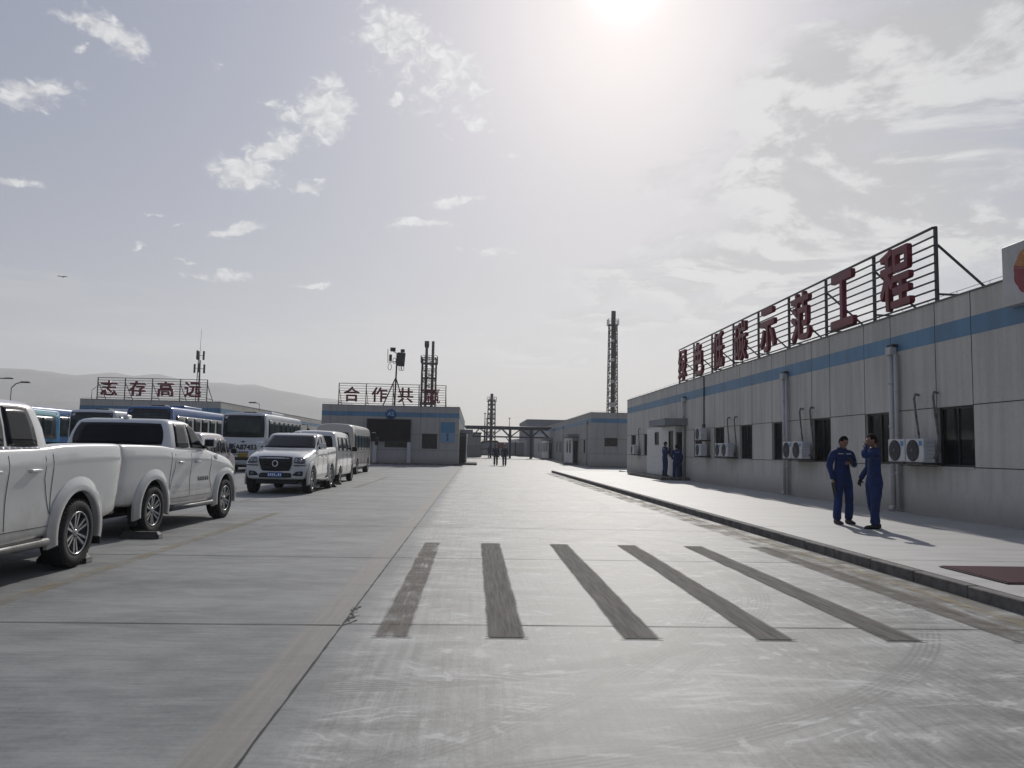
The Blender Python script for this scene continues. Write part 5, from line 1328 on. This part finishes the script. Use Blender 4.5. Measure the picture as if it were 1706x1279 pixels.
for lb, x, z1, r in (('thin far mast left of the short lattice tower', 2.35, 9.7, .16), ('thin far mast with a tip light right of the short lattice tower', 8.1, 8.7, .12), ('second thin far mast just left of the short lattice tower', 2.72, 8.5, .10)):
    rt = thing('flare_mast', lb, 'mast', (x, 180, .0)); mb = MB(); mb.tube((0, 0, 0), (0, 0, z1 * .62), r * 1.5, r * 1.2, 8); mb.tube((0, 0, z1 * .62), (0, 0, z1), r * .9, r * .5, 8); mb.build('pole', TW, rt)
    mb = MB(); mb.tube((0, 0, z1), (0, 0, z1 + .25), r * 1.5, n=8); mb.build('tip', TW, rt)
# radio mast on the left
ct = thing('radio_mast', 'slender radio mast with panel antennas behind the left roof sign', 'mast', (-33.75, 95, 0))
mb = MB(); H_ = 12.6
for sx, sy in ((-.34, -.1), (.34, -.1), (0, .3)): mb.tube((sx, sy, 0), (sx * .35, sy * .35, H_ - 1), .055, n=6)
for k in range(14):
    z_ = .6 + k * .82; f = 1 - .65 * z_ / H_; q = [(-.34 * f, -.1 * f), (.34 * f, -.1 * f), (0, .3 * f)]
    for i in range(3): mb.tube((*q[i], z_), (*q[(i + 1) % 3], z_), .022, n=4)
mb.tube((0, 0, H_ - 1.2), (.05, 0, 15.4), .03, .015, 6); mb.build('pole', TW, ct)
for k, (a, z_) in enumerate(((10, 12.2), (130, 12.2), (250, 12.2), (40, 10.6), (165, 10.6), (285, 10.6))):
    rr = .45 if z_ > 11 else .62; cx, cy = math.cos(R(a)) * rr, math.sin(R(a)) * rr
    mb = MB(); mb.box(cx - .11, cx + .11, cy - .06, cy + .06, z_ - .55, z_ + .55, bevel=.02); mb.tube((0, 0, z_), (cx, cy, z_), .03, n=5); mb.build('panel_antenna', DARKMET, ct)
# tripod mast on the centre roof
tm = thing('antenna_tripod', 'dark antenna mast on a tripod on the centre building roof', 'mast', (-7.15, 66.7, ROOFZ))
tm.location.y = 68.4; tm.location.z = 4.65
mb = MB(); mb.tube((0, 0, 0), (.10, 0, 5.2), .075, n=10); mb.build('pole', DARKMET, tm)
for (ax, ay) in ((-1.15, -.5), (1.05, -.5), (-.1, 1.2)): mb = MB(); mb.tube((ax, ay, 0), (.05, 0, 3.02), .055, n=8); mb.build('leg', DARKMET, tm)
mb = MB(); mb.box(.12, .80, -.25, .10, 4.05, 5.25, bevel=.04, m=T((.0, 0, 0)) @ Matrix.Rotation(R(4), 4, 'Y') @ T((-.32, 0, 0))); mb.build('panel_antenna', DARKMET, tm)
mb = MB(); mb.box(.40, .75, -.1, .2, 5.28, 5.55, bevel=.02); mb.build('radio_box', DARKMET, tm)
mb = MB(); mb.box(-.52, -.06, -.1, .15, 5.35, 5.68, bevel=.02); mb.bar((-.28, 0, 5.35), (.10, 0, 5.15), .06); mb.build('radio_box', DARKMET, tm)
mb = MB(); mb.box(-.60, -.36, -.08, .06, 4.45, 5.05, bevel=.02); mb.tube((-.70, 0, 4.3), (-.74, 0, 5.55), .03, n=6); mb.bar((-.62, 0, 4.35), (.12, 0, 4.45), .06); mb.build('panel_antenna', DARKMET, tm)
mb = MB()
for (cx, cz, r_) in ((-.52, 3.95, .22), (-.12, 4.5, .2), (.42, 3.86, .18), (.60, 3.9, .2)):
    pts = [(cx + math.cos(k * math.pi / 6) * r_ * .7, -.05, cz + math.sin(k * math.pi / 6) * r_ * 1.3) for k in range(13)]; mb.path(pts, .025, 5)
mb.build('cable_loop', DARKPLASTIC, tm)
# lamps
def street_lamp(label, x, y, H_, arms, r=.06):
    rt = thing('street_lamp', label, 'street lamp', (x, y, 0), 0, None)
    mb = MB(); mb.tube((0, 0, 0), (0, 0, H_), r, r * .6, 10); mb.build('pole', STEEL, rt)
    for (dx, dz) in arms:
        mb = MB(); mb.path([(0, 0, H_), (dx * .45, 0, H_ + dz * .75), (dx, 0, H_ + dz)], r * .55, 8); mb.build('arm', STEEL, rt)
        mb = MB(); s = 1 if dx > 0 else -1; mb.box(min(dx, dx + s * .55), max(dx, dx + s * .55), -.1, .1, H_ + dz - .03, H_ + dz + .07, bevel=.03); mb.build('lamp_head', STEEL, rt)
    return rt
street_lamp('double-headed lamp post at the far left edge', -35.3, 58, 5.95, [(-.75, .0), (.75, .0)], .07)
street_lamp('lamp post with one curved arm at the far left', -29.35, 50, 4.75, [(.55, .35)], .06)
rl = street_lamp('small roof lamp bending left of the first big red character', -33.15, 68.0, 1.25, [(1.0, .5)], .035); rl.location.z = 4.65
street_lamp('small lamp post rising behind the white coach roof', -16.6, 60, 4.55, [(-.25, .12)], .04)
# pipe bridge
pb_ = thing('pipe_bridge', 'dark steel truss pipe bridge crossing the far end of the road', 'pipe bridge', (0, 108, .27))
BR = mat('bridge_steel', (0.055, 0.062, 0.075), .6, .3, var=.3, scale=4)
xa, xb, zt, zb = -1.3, 10.4, 4.12, 2.98
for yy in (-.9, .9):
    mb = MB(); mb.bar((xa, yy, zt), (xb, yy, zt), .22); mb.bar((xa + 1.0, yy, zb), (xb, yy, zb), .17)
    xs = [xa + 1.0, xa + 2.0, 2.3, 3.8, 5.0, 6.5, 7.95, 9.2, xb]
    for k in range(len(xs) - 1):
        a, b = (xs[k], zb), (xs[k + 1], zt)
        if k % 2: a, b = (xs[k], zt), (xs[k + 1], zb)
        mb.bar((a[0], yy, a[1]), (b[0], yy, b[1]), .13)
    mb.build('truss', BR, pb_)
for xx in (2.3, 5.0, 7.95):
    mb = MB(); 
    for yy in (-.9, .9): mb.bar((xx, yy, 0), (xx, yy, zt), .24)
    mb.bar((xx, -.9, zb + .02), (xx, .9, zb + .02), .16)
    if xx == 5.0: mb.bar((xx - .7, -.9, zb), (xx, -.9, zb - .8), .12)
    mb.build('post', BR, pb_)
for k, yy in enumerate((-.5, -.15, .25, .6)):
    mb = MB(); mb.tube((xa - .5, yy, zt + .24), (xb + .5, yy, zt + .24), .12 - .02 * (k % 2), n=10); mb.build('pipe', STEEL, pb_)
# boundary wall, sheds and odds and ends at the far end
bw_ = thing('boundary_wall', 'long dark grey panelled boundary wall closing off the far end of the yard', 'wall', (0, 150, .25))
mb = MB(); mb.box(-40, 40, -.1, .1, 0, 2.65); mb.build('panel', WALL_DARK, bw_)
mb = MB()
for k in range(21): mb.box(-40.1 + k * 4, -39.9 + k * 4, -.16, -.102, 0, 2.8)
mb.build('pier', DARKMET, bw_)
mb = MB(); mb.box(-40, 40, -.3, -.102, 0, .35); mb.build('footing', KERB, bw_)
for i, (x0, x1, z1_) in enumerate(((-3.2, .4, 5.2), (8.6, 9.6, 3.6))): pass
sd_ = thing('pump_shed', 'small grey ribbed shed at the left end of the pipe bridge', 'shed', (-.35, 112, .28))
mb = MB(); mb.box(-.7, 1.3, 0, 4, 0, 3.5); mb.build('wall', WALL_DARK, sd_)
mb = MB()
for k in range(7): mb.box(-.65 + k * .3, -.55 + k * .3, -.03, -.002, 1.8, 3.4)
mb.build('cladding_rib', WALL_FAR, sd_); mb = MB(); mb.box(-.8, 1.4, -.15, 4.1, 3.501, 3.62); mb.build('roof', DARKMET, sd_)
RUST = mat('red_oxide', (0.10, 0.038, 0.028), .7, var=.4, scale=3)
pf = thing('portal_frame', 'rusty red pipe portal frame under the pipe bridge', 'frame', (2.6, 120, .3))
mb = MB(); mb.path([(-1.6, 0, 0), (-1.6, 0, 2.0), (-1.25, 0, 2.35), (.9, 0, 2.45), (1.2, 0, 2.1), (1.2, 0, 0)], .16, 8); mb.bar((-1.5, 0, 1.2), (1.1, 0, 1.25), .12); mb.build('pipe', RUST, pf)
gp = thing('gate_post', 'orange and white marker post behind the walking pair', 'post', (4.45, 122, .3))
mb = MB(); mb.tube((0, 0, 0), (0, 0, 1.3), .18, n=10); mb.build('post', PIPE, gp)
mb = MB(); mb.box(-.42, .22, -.1, .1, 1.35, 2.25, bevel=.03); mb.build('orange_panel', mat('dull_orange', (0.16, 0.055, 0.03), .6), gp)
mb = MB(); mb.box(.23, .48, -.1, .1, 1.3, 2.3, bevel=.03); mb.build('white_panel', PIPE, gp)
tk = thing('storage_tank', 'pale storage tank beyond the boundary wall under the bridge', 'tank', (11.5, 190, 0))
mb = MB(); mb.tube((0, 0, 0), (0, 0, 3.9), 3.0, n=28); mb.tube((0, 0, 3.9), (0, 0, 4.3), 3.0, .2, 28); mb.build('shell', PIPE, tk)
# bird
bd_ = thing('bird', 'dark bird gliding in the sky at the left', 'bird', (-32.05, 60, 14.07), R(15))
mb = MB()
mb.loft([[(-.005, y_, 0), (0, y_, .005), (.005, y_, 0), (0, y_, -.005)] if w_ < .01 else [(math.cos(k * math.pi / 4) * w_, y_, math.sin(k * math.pi / 4) * w_ * .85) for k in range(8)][::2] for y_, w_ in ((-.20, .005), (-.17, .02), (-.14, .028), (-.08, .04), (0, .05), (.10, .035), (.18, .02), (.27, .012))])
for s in (-1, 1):
    pr_ = [(0, -.09, .02), (s * .14, -.12, .045), (s * .26, -.09, .05), (s * .37, .0, .02), (s * .22, .05, .035), (s * .10, .06, .03), (0, .06, .02)]
    mb.prism(pr_, (0, 0, -.012))
mb.prism([(-.02, .2, 0), (.02, .2, 0), (.06, .33, 0), (-.06, .33, 0)], (0, 0, -.01))
mb.build('body', mat('bird_dark', (0.02, 0.02, 0.02), .7), bd_)

# ------------------------------------------------------------------ dusty air
mb = MB(); mb.box(-3300, 3300, -270, 3300, -1.4, 420)
hz_m = bpy.data.materials.new('dusty_air'); hz_m.use_nodes = True
t_ = hz_m.node_tree; t_.nodes.clear()
pv = t_.nodes.new('ShaderNodeVolumePrincipled'); pv.inputs['Color'].default_value = (0.90, 0.92, 0.93, 1); pv.inputs['Density'].default_value = 0.00033; pv.inputs['Anisotropy'].default_value = 0.35
mo = t_.nodes.new('ShaderNodeOutputMaterial'); t_.links.new(pv.outputs[0], mo.inputs['Volume'])
hzo = mb.build('haze', hz_m); hzo['kind'] = 'stuff'
hzo.display_type = 'WIRE'
